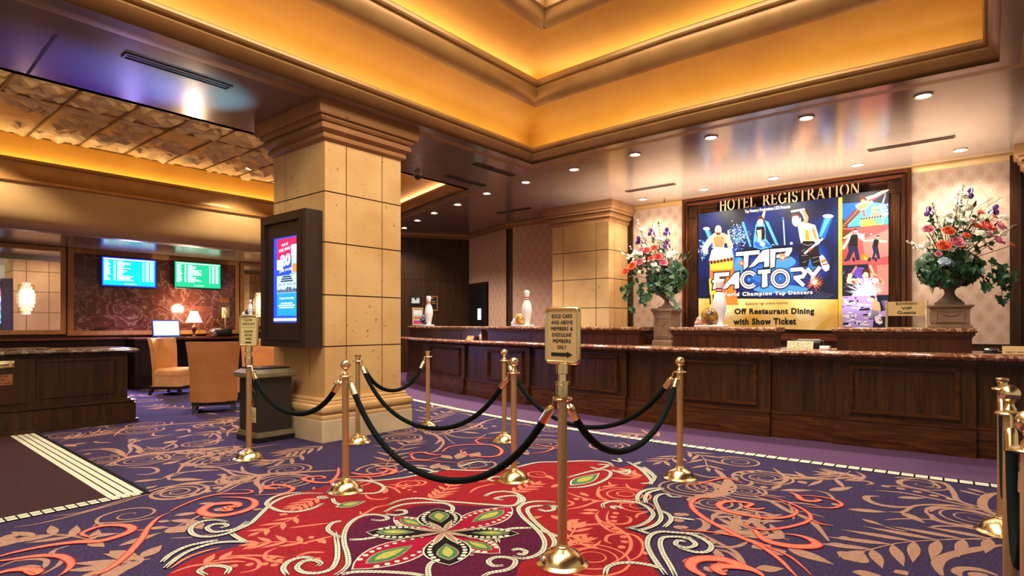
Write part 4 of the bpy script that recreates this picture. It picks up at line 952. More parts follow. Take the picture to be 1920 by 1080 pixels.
sign_plate((2.73,5.53,1.086), ang-PI/2-.62, .20, .30, 'small framed sign plate reading 12 PM CHECK-OUT PLEASE ENTER HERE', 'signpale',
    [('12 PM',.845,.36,.075),('CHECK-OUT',.725,.68,.075),('PLEASE',.485,.46,.075),('ENTER',.365,.40,.075),('HERE',.245,.33,.075)], (.125,.36,.075), .62)

# ------------------------------------------------------------------ bowling displays
PIN = [(.002,0),(.029,0),(.031,.012),(.040,.06),(.051,.11),(.057,.145),(.0575,.17),(.050,.215),(.038,.25),(.027,.275),(.0235,.295),(.0245,.31),(.029,.335),(.032,.352),(.0315,.364),(.025,.377),(.014,.384),(.002,.386)]
def pin_display(loc, rz, s, label, ballc, extra, ballr=.064, ballz=.075):
    t = thing('bowling_display', label, 'figurine', loc, 'bowling pin displays', rz)
    mb = MB(); mb.rbox(-.16,.09,-.075,.06,0,.018,'white',.006,Matrix.Scale(s,4)); mb.build('stand', t, 40, local=True)
    mb = MB(); Z = Matrix.Scale(s,4) @ Matrix.Translation((.03,.0,.018))
    rr = []
    mb.lathe(PIN, 'white', 28, T=Z)
    p = mb.build('pin', t, 60, local=True)
    mb = MB()
    for z in (.274,.298): mb.lathe([(.0285,z),(.029,z+.004),(.0285,z+.011)], 'redp', 28, T=Z, caps=False)
    mb.build('neck_band', p, 60, local=True)
    mb = MB(); mb.ball((-.035,-.035,.018+ballr), ballr, ballc, 28, 18, T=Matrix.Scale(s,4)); b = mb.build('ball', t, 60, local=True)
    if extra: extra(t, s)
    return t
M['gold_ball'] = noisy('gold_ball', (176, 112, 22), (250, 214, 120), scale=16, rough=.25, metal=.4)
M['black_ball'] = marble('black_ball', (16, 18, 26), (36, 40, 56), (210, 214, 226), 9, .12)
M['earth_ball'] = noisy('green_gold_ball', (28, 40, 26), (196, 140, 60), scale=14, rough=.2)
M['pink'] = noisy('pink_swirl', (200, 110, 84), (246, 214, 196), scale=40, rough=.4)
def lump(col, c=(-.115,-.04,.055), r=.038):
    def f(t, s):
        mb = MB(); mb.ball(c, r, col, 20, 14, (1.0,.9,1.0), Matrix.Scale(s,4)); mb.ball((c[0]-.02,c[1]-.02,c[2]-.02), r*.6, col, 16, 10, T=Matrix.Scale(s,4)); mb.build('ornament', t, 60, local=True)
    return f
pz = 1.264
def cface(y): n = cn_at(y); return math.atan2(n[1], n[0])-PI/2
pin_display((*cpt(6.05,.25), pz), cface(6.05), 1.50, 'white bowling pin with gold ball display on the raised counter', 'gold_ball', lump('white'))
pin_display((*cpt(2.66,.25), pz), cface(2.66), 1.50, 'white bowling pin with green and gold ball before the yellow part of the banner', 'earth_ball', lump('pink'), .072)
pin_display((*cpt(9.52,.25), pz), cface(9.52), 1.6, 'white bowling pin with black ball display at the far end near the pillar', 'black_ball', None, .066)
pin_display((2.735,5.535,1.386), ang-PI/2-.3, .38, 'tiny white bowling pin and blue ball on top of the CHECK-OUT sign', 'black_ball', lump('white'))

# ------------------------------------------------------------------ small things on the counter
def card(y, off, z, w, h, lean, label, name, m, lines, d=.012):
    x, yy = cpt(y, off); t = thing(name, label, 'sign', (x, yy, z), None, cface(y))
    T = Matrix.Rotation(-lean, 4, 'X')
    mb = MB(); mb.box(-w/2,w/2,-d/2,d/2,0,h,m,T); mb.build('board', t, local=True)
    if lines:
        mb = MB()
        for s, cz, lw, lh, col in lines: text_box(mb, s, lambda a, b: T @ Vector((a, -d/2-.001, b)), 0, cz*h, lw*w, lh*h, col, .02)
        mb.build('lettering', t, local=True, recalc=False)
    mb = MB(); mb.box(-w*.4,w*.4,0,h*.55,0,.008,m); mb.build('foot', t, local=True)
    return t
card(7.22, -.02, 1.016, .20, .085, .5, 'small pale wooden name card leaning on the counter at the gap between desks', 'name_card', 'signgold', None)
M['speckle'] = noisy('speckled_plate', (120, 108, 78), (206, 196, 160), scale=70, rough=.3, metal=.4)
card(1.66, .12, 1.016, .27, .095, .25, 'speckled metal plate standing on the counter between the desks below the banner', 'counter_plate', 'speckle', None)
card(-.22, -.02, 1.016, .26, .085, .45, 'pale NEXT WINDOW card lying on the counter at the right edge', 'window_card', 'signgold', [('NEXT WINDOW', .25, .8, .2, 'ink')])
x, y = cpt(1.62, .45); t = thing('card_reader', 'black box behind the speckled plate between the desks', 'device', (x, y, 1.016))
mb = MB(); mb.rbox(-.07+x,.05+x,y-.16,y+.17,1.016,1.115,'black',.01); mb.build('housing', t, 40)
mb = MB(); mb.box(x-.05,x+.04,y-.13,y+.10,1.114,1.122,'white'); mb.build('paper', t)
x, y = cpt(1.40, .06); mb = MB(); mb.rbox(x-.03,x+.03,y-.05,y+.05,1.016,1.062,'white',.004)
tag(mb.build('card_box', None, 40), 'small white card box on the counter left of the VIP desk', 'box')
x, y = cpt(7.05, .12); mb = MB(); mb.rbox(x-.03,x+.03,y-.03,y+.03,1.016,1.12,'white',.006); mb.rbox(x-.02,x+.02,y-.02,y+.02,1.12,1.16,'white',.006)
tag(mb.build('dispenser', None, 40), 'small white dispenser bottle in the gap in the gap between the desks', 'bottle')
x, y = cpt(3.50, .5); mb = MB(); mb.rbox(x-.03,x+.03,y+.05,y+.13,1.016,1.09,'black',.008); mb.rbox(x-.025,x+.025,y+.06,y+.12,1.09,1.15,'white',.008)
tag(mb.build('pump_bottle', None, 40), 'black and white bottle between the long desk and the first stone pedestal', 'bottle')
x, y = cpt(-.02, .25); t = thing('stapler', 'grey desk stapler on the counter right of the VIP desk', 'stapler', (x, y, 1.016))
mb = MB(); mb.rbox(x-.05,x+.05,y-.10,y+.06,1.016,1.03,'black',.005); mb.build('base', t, 40)
mb = MB(); mb.rbox(x-.03,x+.03,y-.06,y+.06,1.03,1.065,'chrome',.008); mb.build('top_arm', t, 40)

# VIP Guests sign: plate hung between two brass uprights, on the raised desk, facing the guests
t = thing('vip_sign', 'gold plate reading ELDORADO VIP Guests between two brass uprights on the raised desk', 'sign', (*cpt(.66,.20), pz), None, cface(.66))
mb = MB(); mb.box(-.165,.165,-.008,.008,.125,.275,'signgold'); mb.build('plate', t, local=True)
mb = MB(); fn = lambda a, b: (a, -.0095, b)
text_box(mb, 'ELDORADO', fn, 0, .253, .185, .026, 'ink', .03); text_box(mb, 'VIP', fn, 0, .203, .095, .032, 'ink', .025); text_box(mb, 'Guests', fn, 0, .160, .165, .036, 'ink', .025)
mb.build('lettering', t, local=True, recalc=False)
for sx in (-1, 1):
    mb = MB(); mb.rbox(sx*.175-.011,sx*.175+.011,-.012,.012,0,.285,'brass',.003); mb.build('upright', t, 30, local=True)
mb = MB(); mb.box(-.19,.19,-.03,.04,0,.006,'brass'); mb.build('foot', t, local=True)
# ------------------------------------------------------------------ mail desk
t = thing('mail_desk', 'dark walnut mail drop desk with stone top at the left edge', 'desk', (1.0, 9.2, 0))
X0, X1, Y0, Y1 = -2.6, 2.74, 8.88, 9.62
mb = MB(); mb.box(X0,X1,Y0,Y1,.2,.93,'wood_dark'); mb.build('body', t)
mb = MB()
for e, z0, z1 in ((.10,0,.05),(.075,.05,.26),(.06,.26,.285),(.085,.285,.30),(.03,.30,.325)): mb.box(X0,X1+e,Y0-e,Y1+e,z0,z1,'wood_dark')
mb.build('plinth', t)
mb = MB(); pr = [(-.02,.93),(.07,.93),(.10,.942),(.11,.957),(.10,.972),(.07,.985),(-.02,.985)]
mb.sweep(pr, [(X0,Y0),(X1,Y0),(X1,Y1),(X0,Y1)], 'slab', True); mb.box(X0,X1,Y0,Y1,.93,.985,'slab'); mb.build('stone_top', t, 50)
def yframe(mb, x0, x1, z0, z1, Y, m, w=.02, d=.018):
    for a, b, c, e in ((x0,x1,z1-w,z1),(x0,x1,z0,z0+w),(x0,x0+w,z0+w,z1-w),(x1-w,x1,z0+w,z1-w)): mb.box(a,b,Y-d,Y,c,e,m)
mb = MB(); yframe(mb, 1.78,2.62,.40,.86,Y0,'wood_dark'); mb.build('panel_moulding', t)
mb = MB(); mb.box(.95,1.68,Y0-.02,Y0,.36,.925,'wood_dark'); mb.build('mail_door', t)
mb = MB(); mb.rbox(1.235,1.575,Y0-.034,Y0-.02,.79,.88,'brass',.004); mb.rbox(1.262,1.548,Y0-.044,Y0-.034,.805,.865,'signgold',.008); mb.rbox(1.285,1.525,Y0-.052,Y0-.044,.822,.848,'brass',.006)
mb.build('mail_slot', t, 40)['label'] = 'brass mail slot'
mb = MB(); mb.lathe([(.012,0),(.012,.012),(.002,.013)], 'chrome', 16, T=Matrix.Translation((1.40,Y0-.02,.752)) @ Matrix.Rotation(PI/2,4,'X')); mb.build('lock', t, 40)
M['plaque'] = noisy('copper_plaque', (150, 92, 58), (172, 110, 72), scale=9, rough=.35, metal=.3)
mb = MB(); mb.box(1.265,1.555,Y0-.03,Y0-.02,.59,.715,'plaque'); fn = lambda a, b: (a, Y0-.0315, b)
text_box(mb,'MAIL DROP',fn,1.41,.693,.21,.026,'ink',.01); text_box(mb,'PICK-UP',fn,1.41,.653,.14,.024,'ink',.01); text_box(mb,'MONDAY-FRIDAY BY NOON',fn,1.41,.613,.26,.018,'ink',.01)
mb.build('plaque', t, recalc=False)['label'] = 'copper plaque reading MAIL DROP PICK-UP'
for k, (x0, x1, y0, y1, z, lb) in enumerate(((1.2,2.0,9.25,9.62,.986,'glossy folded brochure lying on the mail desk top'),)):
    mb = MB(); mb.box(x0,x1,y0,y1,z,z+.012,'slab'); tag(mb.build('desk_pad'), 'dark glossy writing pad lying on the mail desk top', 'pad')

# ------------------------------------------------------------------ wall of screens: mirrors, marble, credenza, guest desk
def yborder(mb, x0, x1, z0, z1, Y, w, m):
    for d, e in ((.02,0),(.035,.012),(.025,.03)):
        a = w-e
        for p in ((x0+e,x1-e,z1-w+.0,z1-e),(x0+e,x1-e,z0+e,z0+w),(x0+e,x0+w,z0+w,z1-w),(x1-w,x1-e,z0+w,z1-w)): mb.box(p[0],p[1],Y-d,Y,p[2],p[3],m)
def wall_mirror(x0, x1, label):
    t = thing('wall_mirror', label, 'mirror', ((x0+x1)/2, 13.88, 1.1), 'framed wall mirrors')
    mb = MB(); mb.box(x0+.05,x1-.05,13.87,13.89,1.17,2.71,'mirror'); mb.build('glass', t)
    mb = MB(); yborder(mb, x0, x1, 1.10, 2.79, 13.90, .09, 'frame'); mb.build('frame', t)
wall_mirror(.9, 3.24, 'large framed mirror on the far wall at the left edge')
wall_mirror(6.64, 7.8, 'framed mirror on the far wall behind the display box')
mb = MB(); yborder(mb, 3.26, 6.62, 1.07, 2.80, 13.90, .10, 'frame'); struct(mb, 'trim_5')
def sconce(x, label):
    t = thing('crystal_sconce', label, 'lamp', (x, 13.80, 1.78), 'crystal wall lamps')
    mb = MB()
    for r in range(9):
        z = 1.48+.067*r; hw = .125*min(1, .42+.58*min(r, 8-r)/2.6)
        n = max(3, int(hw*2/.036))
        for c in range(n):
            xa = x-hw+2*hw*c/n; q = abs((c+.5)/n-.5)*2; dep = .11*math.sqrt(max(.1,1-q*q*.9))
            mb.rbox(xa+.003,xa+2*hw/n-.003,13.84-dep,13.85,z,z+.058,'crystal_hot' if 2 < r < 7 and q < .75 else 'crystal',.004)
    mb.build('crystals', t)
    mb = MB(); mb.box(x-.12,x+.12,13.85,13.872,1.52,2.04,'brass'); mb.build('back_plate', t)
sconce(2.63, 'faceted glowing crystal wall lamp on the mirror at the left edge')
sconce(7.12, 'faceted glowing crystal wall lamp seen in the gap beside the display box')
def tv(x0, x1, z0, z1, scr, glow, label, seed, es):
    t = thing('wall_screen', label, 'television', ((x0+x1)/2, 13.8, z0), 'wall screens', 0)
    mb = MB(); mb.rbox(x0-.02,x1+.02,13.77,13.83,z0-.03,z1+.02,'black',.008); mb.box((x0+x1)/2-.2,(x0+x1)/2+.2,13.83,13.9,(z0+z1)/2-.15,(z0+z1)/2+.15,'black'); mb.build('casing', t, 30)
    mb = MB(); k = str(seed)
    M['s'+k] = mat('screen_'+k, (10,10,10), .3, emit=scr, es=es); M['g'+k] = mat('screen_edge_'+k, (10,10,10), .3, emit=glow, es=es*1.6); M['w'+k] = mat('screen_text_'+k, (10,10,10), .3, emit=(226,255,250), es=es)
    Y = 13.769; W = x1-x0; Hh = z1-z0
    mb.poly([(x0,Y,z0),(x1,Y,z0),(x1,Y,z1),(x0,Y,z1)], 'g'+k)
    mb.poly([(x0+.02,Y-.001,z0+.02),(x1-.02,Y-.001,z0+.02),(x1-.02,Y-.001,z1-.02),(x0+.02,Y-.001,z1-.02)], 's'+k)
    rr = random.Random(seed)
    def bar(u0, u1, v0, v1): mb.poly([(x0+W*u0,Y-.002,z0+Hh*v0),(x0+W*u1,Y-.002,z0+Hh*v0),(x0+W*u1,Y-.002,z0+Hh*v1),(x0+W*u0,Y-.002,z0+Hh*v1)], 'w'+k)
    bar(.03,.97,.925,.97)
    for r in range(15):
        v = .86-.047*r
        bar(.04,.04+rr.uniform(.06,.12),v,v+.032); bar(.205,.24,v,v+.032); bar(.27,.27+rr.choice((.1,.14,.18,.24,.3)),v,v+.032)
        bar(.74,.77,v,v+.032); bar(.80,.86,v,v+.032); bar(.885,.95,v,v+.032)
    bar(.40,.62,.07,.10)
    mb.build('screen', t, recalc=False)
tv(3.80,4.78,2.08,2.66,(0,196,206),(20,40,255),'wall screen with cyan list and strong blue edge on the marble wall',1,1.5)
tv(5.15,6.13,2.12,2.68,(20,200,140),(0,140,90),'wall screen with green list right of the blue-edged one',2,1.25)
# credenza and guest desk
t = thing('credenza', 'long dark wood ledge under the left mirror behind the mail desk', 'cabinet', (2.0,13.6,0))
mb = MB(); mb.box(-2.5,4.1,13.42,13.88,0,1.0,'wood_black'); mb.build('body', t)
mb = MB(); mb.box(-2.5,4.11,13.36,13.88,1.0,1.03,'wood_redh'); mb.build('top', t)
t = thing('guest_desk', 'dark wood guest desk with red-brown top below the screens', 'desk', (5.4,13.4,0))
mb = MB(); mb.box(4.16,4.72,13.06,13.88,0,.98,'wood_black'); mb.box(6.1,6.6,13.06,13.88,0,.98,'wood_black'); mb.box(4.72,6.1,13.7,13.88,0,.98,'wood_black'); mb.build('body', t)
mb = MB(); mb.box(4.14,6.62,13.0,13.86,.98,1.02,'wood_redh'); mb.build('top', t)
mb = MB(); yframe(mb, 4.24,4.64,.25,.88,13.06,'wood_black'); mb.build('door', t)
t = thing('laptop', 'open laptop with white screen on the guest desk', 'laptop', (4.85,13.3,1.02))
mb = MB(); mb.rbox(4.60,5.12,13.12,13.44,1.02,1.036,'black',.006); mb.build('keyboard', t, 30)
T = Matrix.Translation((4.86,13.42,1.036)) @ Matrix.Rotation(math.radians(-10),4,'X')
mb = MB(); mb.rbox(-.27,.27,-.008,.008,0,.36,'black',.005,T); l = mb.build('lid', t, 30)
M['lap'] = mat('laptop_screen', (20,20,20), .3, emit=(236,250,252), es=1.35); M['lape'] = mat('laptop_edge', (10,10,20), .3, emit=(30,80,220), es=.8)
mb = MB(); mb.add([(-.26,-.0095,.01),(.26,-.0095,.01),(.26,-.0095,.35),(-.26,-.0095,.35)],[(0,1,2,3)],'lape',T); mb.add([(-.24,-.0105,.03),(.25,-.0105,.03),(.25,-.0105,.335),(-.24,-.0105,.335)],[(0,1,2,3)],'lap',T); mb.build('screen', l, recalc=False)
t = thing('table_lamp', 'small table lamp with lit pleated shade between laptop and printer', 'lamp', (5.42,13.45,1.02))
mb = MB(); mb.lathe([(.002,0),(.07,0),(.07,.015),(.03,.03),(.016,.06),(.022,.10),(.045,.15),(.055,.19),(.045,.23),(.02,.255),(.012,.27),(.012,.33),(.002,.33)], 'bronze', 24, (5.42,13.45,1.02)); mb.build('base', t, 50)
mb = MB(); rings = []
for z, r in ((.32,.155),(.335,.15),(.45,.105),(.55,.07),(.565,.072)):
    rings.append([(5.42+r*(1+.04*(j%2))*math.cos(2*PI*j/40), 13.45+r*(1+.04*(j%2))*math.sin(2*PI*j/40), 1.02+z) for j in range(40)])
mb.loft(rings, 'shade', True); mb.build('lamp_shade', t)
l = bpy.data.lights.new('table_lamp_bulb', 'POINT'); l.energy = 60; l.color = (1,.75,.5); l.shadow_soft_size = .11
o = bpy.data.objects.new('table_lamp_bulb', l); C.objects.link(o); o.parent = t; o.location = (0,-.0,.62)
t = thing('printer', 'small black and silver printer on the guest desk', 'printer', (5.92,13.4,1.02))
mb = MB(); mb.rbox(5.72,6.14,13.2,13.55,1.02,1.19,'black',.015); mb.build('casing', t, 40)
mb = MB(); mb.rbox(5.71,5.80,13.19,13.55,1.04,1.17,'chrome',.01); mb.build('side_panel', t, 40)
mb = MB(); mb.rbox(5.75,6.12,13.22,13.54,1.19,1.205,'chrome',.006); mb.build('lid', t, 40)
t = thing('wall_phone', 'beige wall phone with hanging cord on the marble wall', 'phone', (6.3,13.87,1.45))
mb = MB(); mb.rbox(6.20,6.37,13.83,13.885,1.44,1.70,'signgold',.012); mb.build('body', t, 40)
mb = MB(); mb.tube([(6.25,13.81,1.47),(6.25,13.79,1.52),(6.25,13.79,1.62),(6.25,13.81,1.67)], .022, 'white', 10); mb.build('handset', t, 50)
mb = MB(); mb.tube([(6.25+.02*math.sin(i*2.2),13.80+.012*math.cos(i*2.2),1.46-.012*i) for i in range(34)], .006, 'signgold', 6); mb.build('cord', t, 60)
mb = MB(); mb.box(6.18,6.38,13.87,13.885,1.80,1.93,'plaque'); tag(mb.build('notice_plate'), 'small copper notice plate above the wall phone', 'sign')

# ------------------------------------------------------------------ slipper chairs
def chair_parts(t, back_m, seat_m):
    # faces -y; origin at the floor under the seat centre
    w = .31; mb = MB(); R = []
    # back: curved shell wrapping the seat
    for z, fl_, th in ((.16,0,.07),(.5,.005,.075),(.85,.03,.075),(1.03,.055,.06),(1.045,.055,.03)):
        ring = []
        for i in range(13):
            a = -1.0+2.0*i/12; ring.append((a*(w+fl_), .30+fl_-.10*a*a, z))
        for i in range(12,-1,-1):
            a = -1.0+2.0*i/12; ring.append((a*(w+fl_-.02), .30+fl_-th-.10*a*a, z))
        R.append(ring)
    mb.loft(R, back_m, True, True, True); mb.build('backrest', t, 50, local=True)
    mb = MB(); P = [(-w+.03,-.30),(w-.03,-.30),(w,-.22),(w-.01,.2),(-w+.01,.2),(-w,-.22)]
    mb.prism(P, .165, .34, seat_m); mb.build('seat_base', t, 40, local=True)
    mb = MB(); rings = [[(x*k,y*k,z) for x,y in P] for k,z in ((.99,.34),(1.01,.36),(1.01,.44),(.98,.47),(.8,.485))]
    mb.loft(rings, seat_m, True, True, True); mb.build('seat_cushion', t, 60, local=True)
    mb = MB(); mb.prism([(x*.98,y*.98) for x,y in P[:4]]+[(w-.03,.27),(-w+.03,.27)]+[(P[5][0]*.98,P[5][1]*.98)], .11, .165, 'wood_black'); mb.build('rail', t, local=True)
    for sx in (-1,1):
        for yy, dy in ((-.27,-.02),(.24,.05)):
            mb = MB(); x = sx*.25
            mb.loft([[(x-.02+sx*.01,yy-.02+dy,0),(x+.02+sx*.01,yy-.02+dy,0),(x+.02+sx*.01,yy+.02+dy,0),(x-.02+sx*.01,yy+.02+dy,0)],[(x-.032,yy-.03,.12),(x+.032,yy-.03,.12),(x+.032,yy+.03,.12),(x-.032,yy+.03,.12)]], 'wood_black', True, True, True)
            mb.build('leg', t, local=True)
GC = 'tan leather slipper chairs'
ch = thing('slipper_chair', 'tan leather armless chair turned with its back to us, nearest one', 'chair', (3.93,9.02,0), GC, PI-.46)
chair_parts(ch, 'leather2', 'leather')
clone(ch, (4.40,11.80,0), .62, 'tan leather armless chair in front of the laptop, seat showing', GC)
clone(ch, (4.98,9.75,0), -.72, 'tan leather chair mostly hidden behind the display box and waste bin', GC)

# ------------------------------------------------------------------ waste bin
t = thing('waste_bin', 'black waste bin with bronze top standing against the stone pillar', 'bin', (3.34,6.38,0))
bx0, bx1, by0, by1 = 3.13, 3.56, 6.16, 6.60
mb = MB(); mb.box(bx0+.015,bx1-.015,by0+.015,by1-.015,.11,.70,'bin'); mb.build('body', t)
mb = MB(); mb.box(bx0-.01,bx1+.01,by0-.01,by1+.01,0,.055,'black'); mb.box(bx0,bx1,by0,by1,.055,.11,'bintop'); mb.build('base', t)
mb = MB(); mb.loft([[(cx,cy,z) for cx,cy in ((bx0-a,by0-a),(bx1+a,by0-a),(bx1+a,by1+a),(bx0-a,by1+a))] for a,z in ((0,.70),(.035,.72),(.035,.76),(-.02,.80))], 'bintop', True, True, True); mb.build('top_hood', t)
mb = MB(); mb.box(bx0+.03,bx1-.03,by0+.03,by1-.03,.80,.815,'black'); mb.build('ash_tray', t)
mb = MB(); X = bx0+.012; fn = lambda a, b: (X, a, b)
yc = 6.30
mb.add([fn(yc+.08,.56),fn(yc,.61),fn(yc-.08,.56),fn(yc-.06,.545),fn(yc,.585),fn(yc+.06,.545)],[(0,1,2,3,4,5)],'bintop')
mb.add([fn(yc+.06,.50),fn(yc-.03,.51),fn(yc-.03,.49),fn(yc+.06,.48)],[(0,1,2,3)],'bintop')
arc = [fn(yc+.02+.08*math.cos(a), .44+.055*math.sin(a)) for a in [PI*(.55+.09*i) for i in range(11)]]; arc2 = [fn(yc+.02+.06*math.cos(a), .44+.038*math.sin(a)) for a in [PI*(.55+.09*i) for i in range(11)]]
mb.add(arc+arc2[::-1],[tuple(range(22))],'bintop'); mb.build('emblem', t, recalc=False)
mb = MB(); mb.box(bx0+.008,bx0+.015,by0+.05,by0+.17,.22,.385,'signpale'); X2 = bx0+.007
for a0 in range(16):
    a, b = 2*PI*a0/16, 2*PI*(a0+1)/16; c0, c1 = by0+.11, .305
    mb.add([(X2,c0+.042*math.cos(a),c1+.042*math.sin(a)),(X2,c0+.042*math.cos(b),c1+.042*math.sin(b)),(X2,c0+.034*math.cos(b),c1+.034*math.sin(b)),(X2,c0+.034*math.cos(a),c1+.034*math.sin(a))],[(0,1,2,3)],'ink')
mb.add([(X2,by0+.11-.03,.305-.024),(X2,by0+.11-.024,.305-.03),(X2,by0+.11+.03,.305+.024),(X2,by0+.11+.024,.305+.03)],[(0,1,2,3)],'ink')
text_box(mb,'NO SMOKING',lambda a,b:(X2,by0+.11-a,b),0,.24,.09,.012,'ink',.02); mb.build('no_smoking_label', t, recalc=False)

# ------------------------------------------------------------------ display box on the pillar
t = thing('display_box', 'dark wood display box with lit advert screen mounted on the stone pillar', 'display', (3.55,6.25,1.04))
Xf, Xb, ya, yb, za, zb = 3.47, 3.685, 5.77, 6.74, 1.04, 2.57
mb = MB(); fw = .10
for p in ((ya,yb,zb-fw,zb),(ya,yb,za,za+fw),(ya,ya+fw,za+fw,zb-fw),(yb-fw,yb,za+fw,zb-fw)): mb.box(Xf,Xb,*p,'kiosk')
mb.box(Xf+.10,Xb,ya+fw,yb-fw,za+fw,zb-fw,'kiosk'); mb.build('cabinet', t)
sy0, sy1, sz0, sz1 = 5.98, 6.50, 1.32, 2.30
mb = MB()
for p in ((ya+fw,yb-fw,sz1,zb-fw),(ya+fw,yb-fw,za+fw,sz0),(ya+fw,sy0,sz0,sz1),(sy1,yb-fw,sz0,sz1)): mb.box(Xf+.022,Xf+.10,*p,'kiosk')
for p in ((ya+fw-.02,yb-fw+.02,zb-fw,zb-fw+.02),(ya+fw-.02,yb-fw+.02,za+fw-.02,za+fw),(ya+fw-.02,ya+fw,za+fw,zb-fw),(yb-fw,yb-fw+.02,za+fw,zb-fw)): mb.box(Xf-.012,Xf,*p,'kiosk')
mb.build('inner_frame', t)
for k, c, e in (('k_blue',(40,70,235),1.7),('k_red',(206,40,96),1.25),('k_pale',(196,226,250),1.25),('k_white',(246,250,255),1.5),('k_sky',(40,160,226),1.3),('k_beer',(238,160,70),1.1),('k_ink',(30,60,120),.5)):
    M[k] = mat(k, (8,8,8), .3, emit=c, es=e)
mb = MB(); SX = Xf+.036
def kq(u0,u1,v0,v1,m,lay): # u from the reader's left (+y) to right (-y)
    ys = lambda u: sy1+(sy0-sy1)*u; zs = lambda v: sz0+(sz1-sz0)*v; x = SX-.001*lay
    mb.poly([(x,ys(u0),zs(v0)),(x,ys(u1),zs(v0)),(x,ys(u1),zs(v1)),(x,ys(u0),zs(v1))], m)
kf = lambda u, v: (SX-.005, sy1+(sy0-sy1)*u, sz0+(sz1-sz0)*v)
kq(0,1,0,1,'k_blue',0); kq(.14,.99,.74,.985,'k_red',1); kq(.14,.99,.345,.565,'k_pale',1); kq(.14,.99,.565,.74,'k_blue',1); kq(.14,.99,.08,.345,'k_sky',1); kq(.0,.99,.02,.05,'k_white',1); kq(.14,.4,.62,.74,'k_white',1)
mb.poly([kf(.14+.35*u/10, .56) for u in range(0)] or [kf(.15,.55),kf(.15,.60),kf(.70,.62),kf(.70,.55)], 'k_blue')
text_quad(mb,'FOR 20',kf,(.36,.89),(.62,.905),(.36,.92),(.62,.935),'k_white',.02); text_quad(mb,'COOL YEARS!',kf,(.24,.825),(.70,.85),(.24,.86),(.70,.885),'k_white',.02)
text_quad(mb,'20',kf,(.30,.65),(.72,.67),(.30,.79),(.72,.81),'k_white',.05); text_quad(mb,'JUNE 19 & 20',kf,(.26,.575),(.76,.60),(.26,.615),(.76,.64),'k_white',.03)
kq(.74,.99,.78,.90,'k_white',2); kq(.76,.99,.57,.78,'k_pale',2); kq(.80,.97,.58,.68,'k_beer',3)
for v, w_ in ((.535,.36),(.51,.44),(.485,.5)): kq(.56-w_/2,.56+w_/2,v-.008,v+.008,'k_ink',2)
text_quad(mb,'7PM - 1AM',kf,(.22,.435),(.52,.435),(.22,.455),(.52,.455),'k_ink',.02); text_quad(mb,'20 PM - 1AM',kf,(.58,.435),(.95,.435),(.58,.455),(.95,.455),'k_ink',.02)
rr = random.Random(4)
for i in range(12): kq(.16+.068*i,.16+.068*i+.05,.35,.35+rr.uniform(.03,.07),'k_ink',2)
kq(.40,.70,.30,.345,'k_sky',3); text_quad(mb,'A legend in the making',kf,(.26,.265),(.86,.265),(.26,.30),(.86,.30),'k_white',.01)
for v, w_ in ((.225,.5),(.20,.7),(.175,.62)):
    for i in range(5): kq(.56-w_/2+w_*i/5,.56-w_/2+w_*(i+.85)/5,v-.007,v+.007,'k_white',2)
mb.build('screen', t, recalc=False)

# ------------------------------------------------------------------ frames on the dark wall
def wall_frame(px0, px1, py0, py1, name, label, fm, inner, A=WB, B=WC):
    P = [Vector(ray_line(px0,py1,A,B)), Vector(ray_line(px1,py1,A,B)), Vector(ray_line(px1,py0,A,B)), Vector(ray_line(px0,py0,A,B))]
    ex = (P[1]-P[0]); ex.z = 0; w = ex.length; ex.normalize(); nn = Vector((ex.y,-ex.x,0)); z0 = min(p.z for p in P[:2]); z1 = max(p.z for p in P[2:]); o = Vector((P[0].x,P[0].y,z0)); h = z1-z0
    T = Matrix(((ex.x,nn.x,0,o.x),(ex.y,nn.y,0,o.y),(0,0,1,o.z),(0,0,0,1)))
    t = thing(name, label, 'picture', tuple(o), 'frames on the dark wall')
    mb = MB(); f = .035
    for a,b,c,d in ((0,w,h-f,h),(0,w,0,f),(0,f,f,h-f),(w-f,w,f,h-f)): mb.box(a,b,.003,.03,c,d,fm,T)
    if fm: mb.build('frame', t)
    mb = MB()
    for u0,u1,v0,v1,m,lay in inner: mb.box(w*u0,w*u1,.003,.012+.002*lay,h*v0,h*v1,m,T)
    mb.build('print', t)
M['cert'] = mat('certificate', (200,210,216), .4); M['magenta'] = mat('magenta_print', (190,60,140), .5); M['orange_p'] = mat('orange_print', (210,120,50), .5)
wall_frame(769,789,555,571,'certificate_frame','black framed white certificate on the dark wall','black',[(.05,.95,.05,.95,'cert',0),(.42,.6,.55,.8,'black',1)])
wall_frame(799,821,555,583,'plaque_frame','rose-gold framed black plaque on the dark wall behind the pin','plaque',[(.05,.95,.05,.95,'black',0),(.35,.6,.82,.88,'signgold',1),(.45,.8,.5,.53,'signgold',1),(.45,.8,.62,.65,'signgold',1)])
wall_frame(773,793,577,610,'poster_frame','unframed-looking flyer holder with orange and magenta print below the certificate','signgold',[(.0,1,0,1,'cert',0),(.1,.9,.35,.5,'orange_p',1),(.1,.9,.03,.28,'magenta',1),(.15,.85,.6,.9,'white',1)])

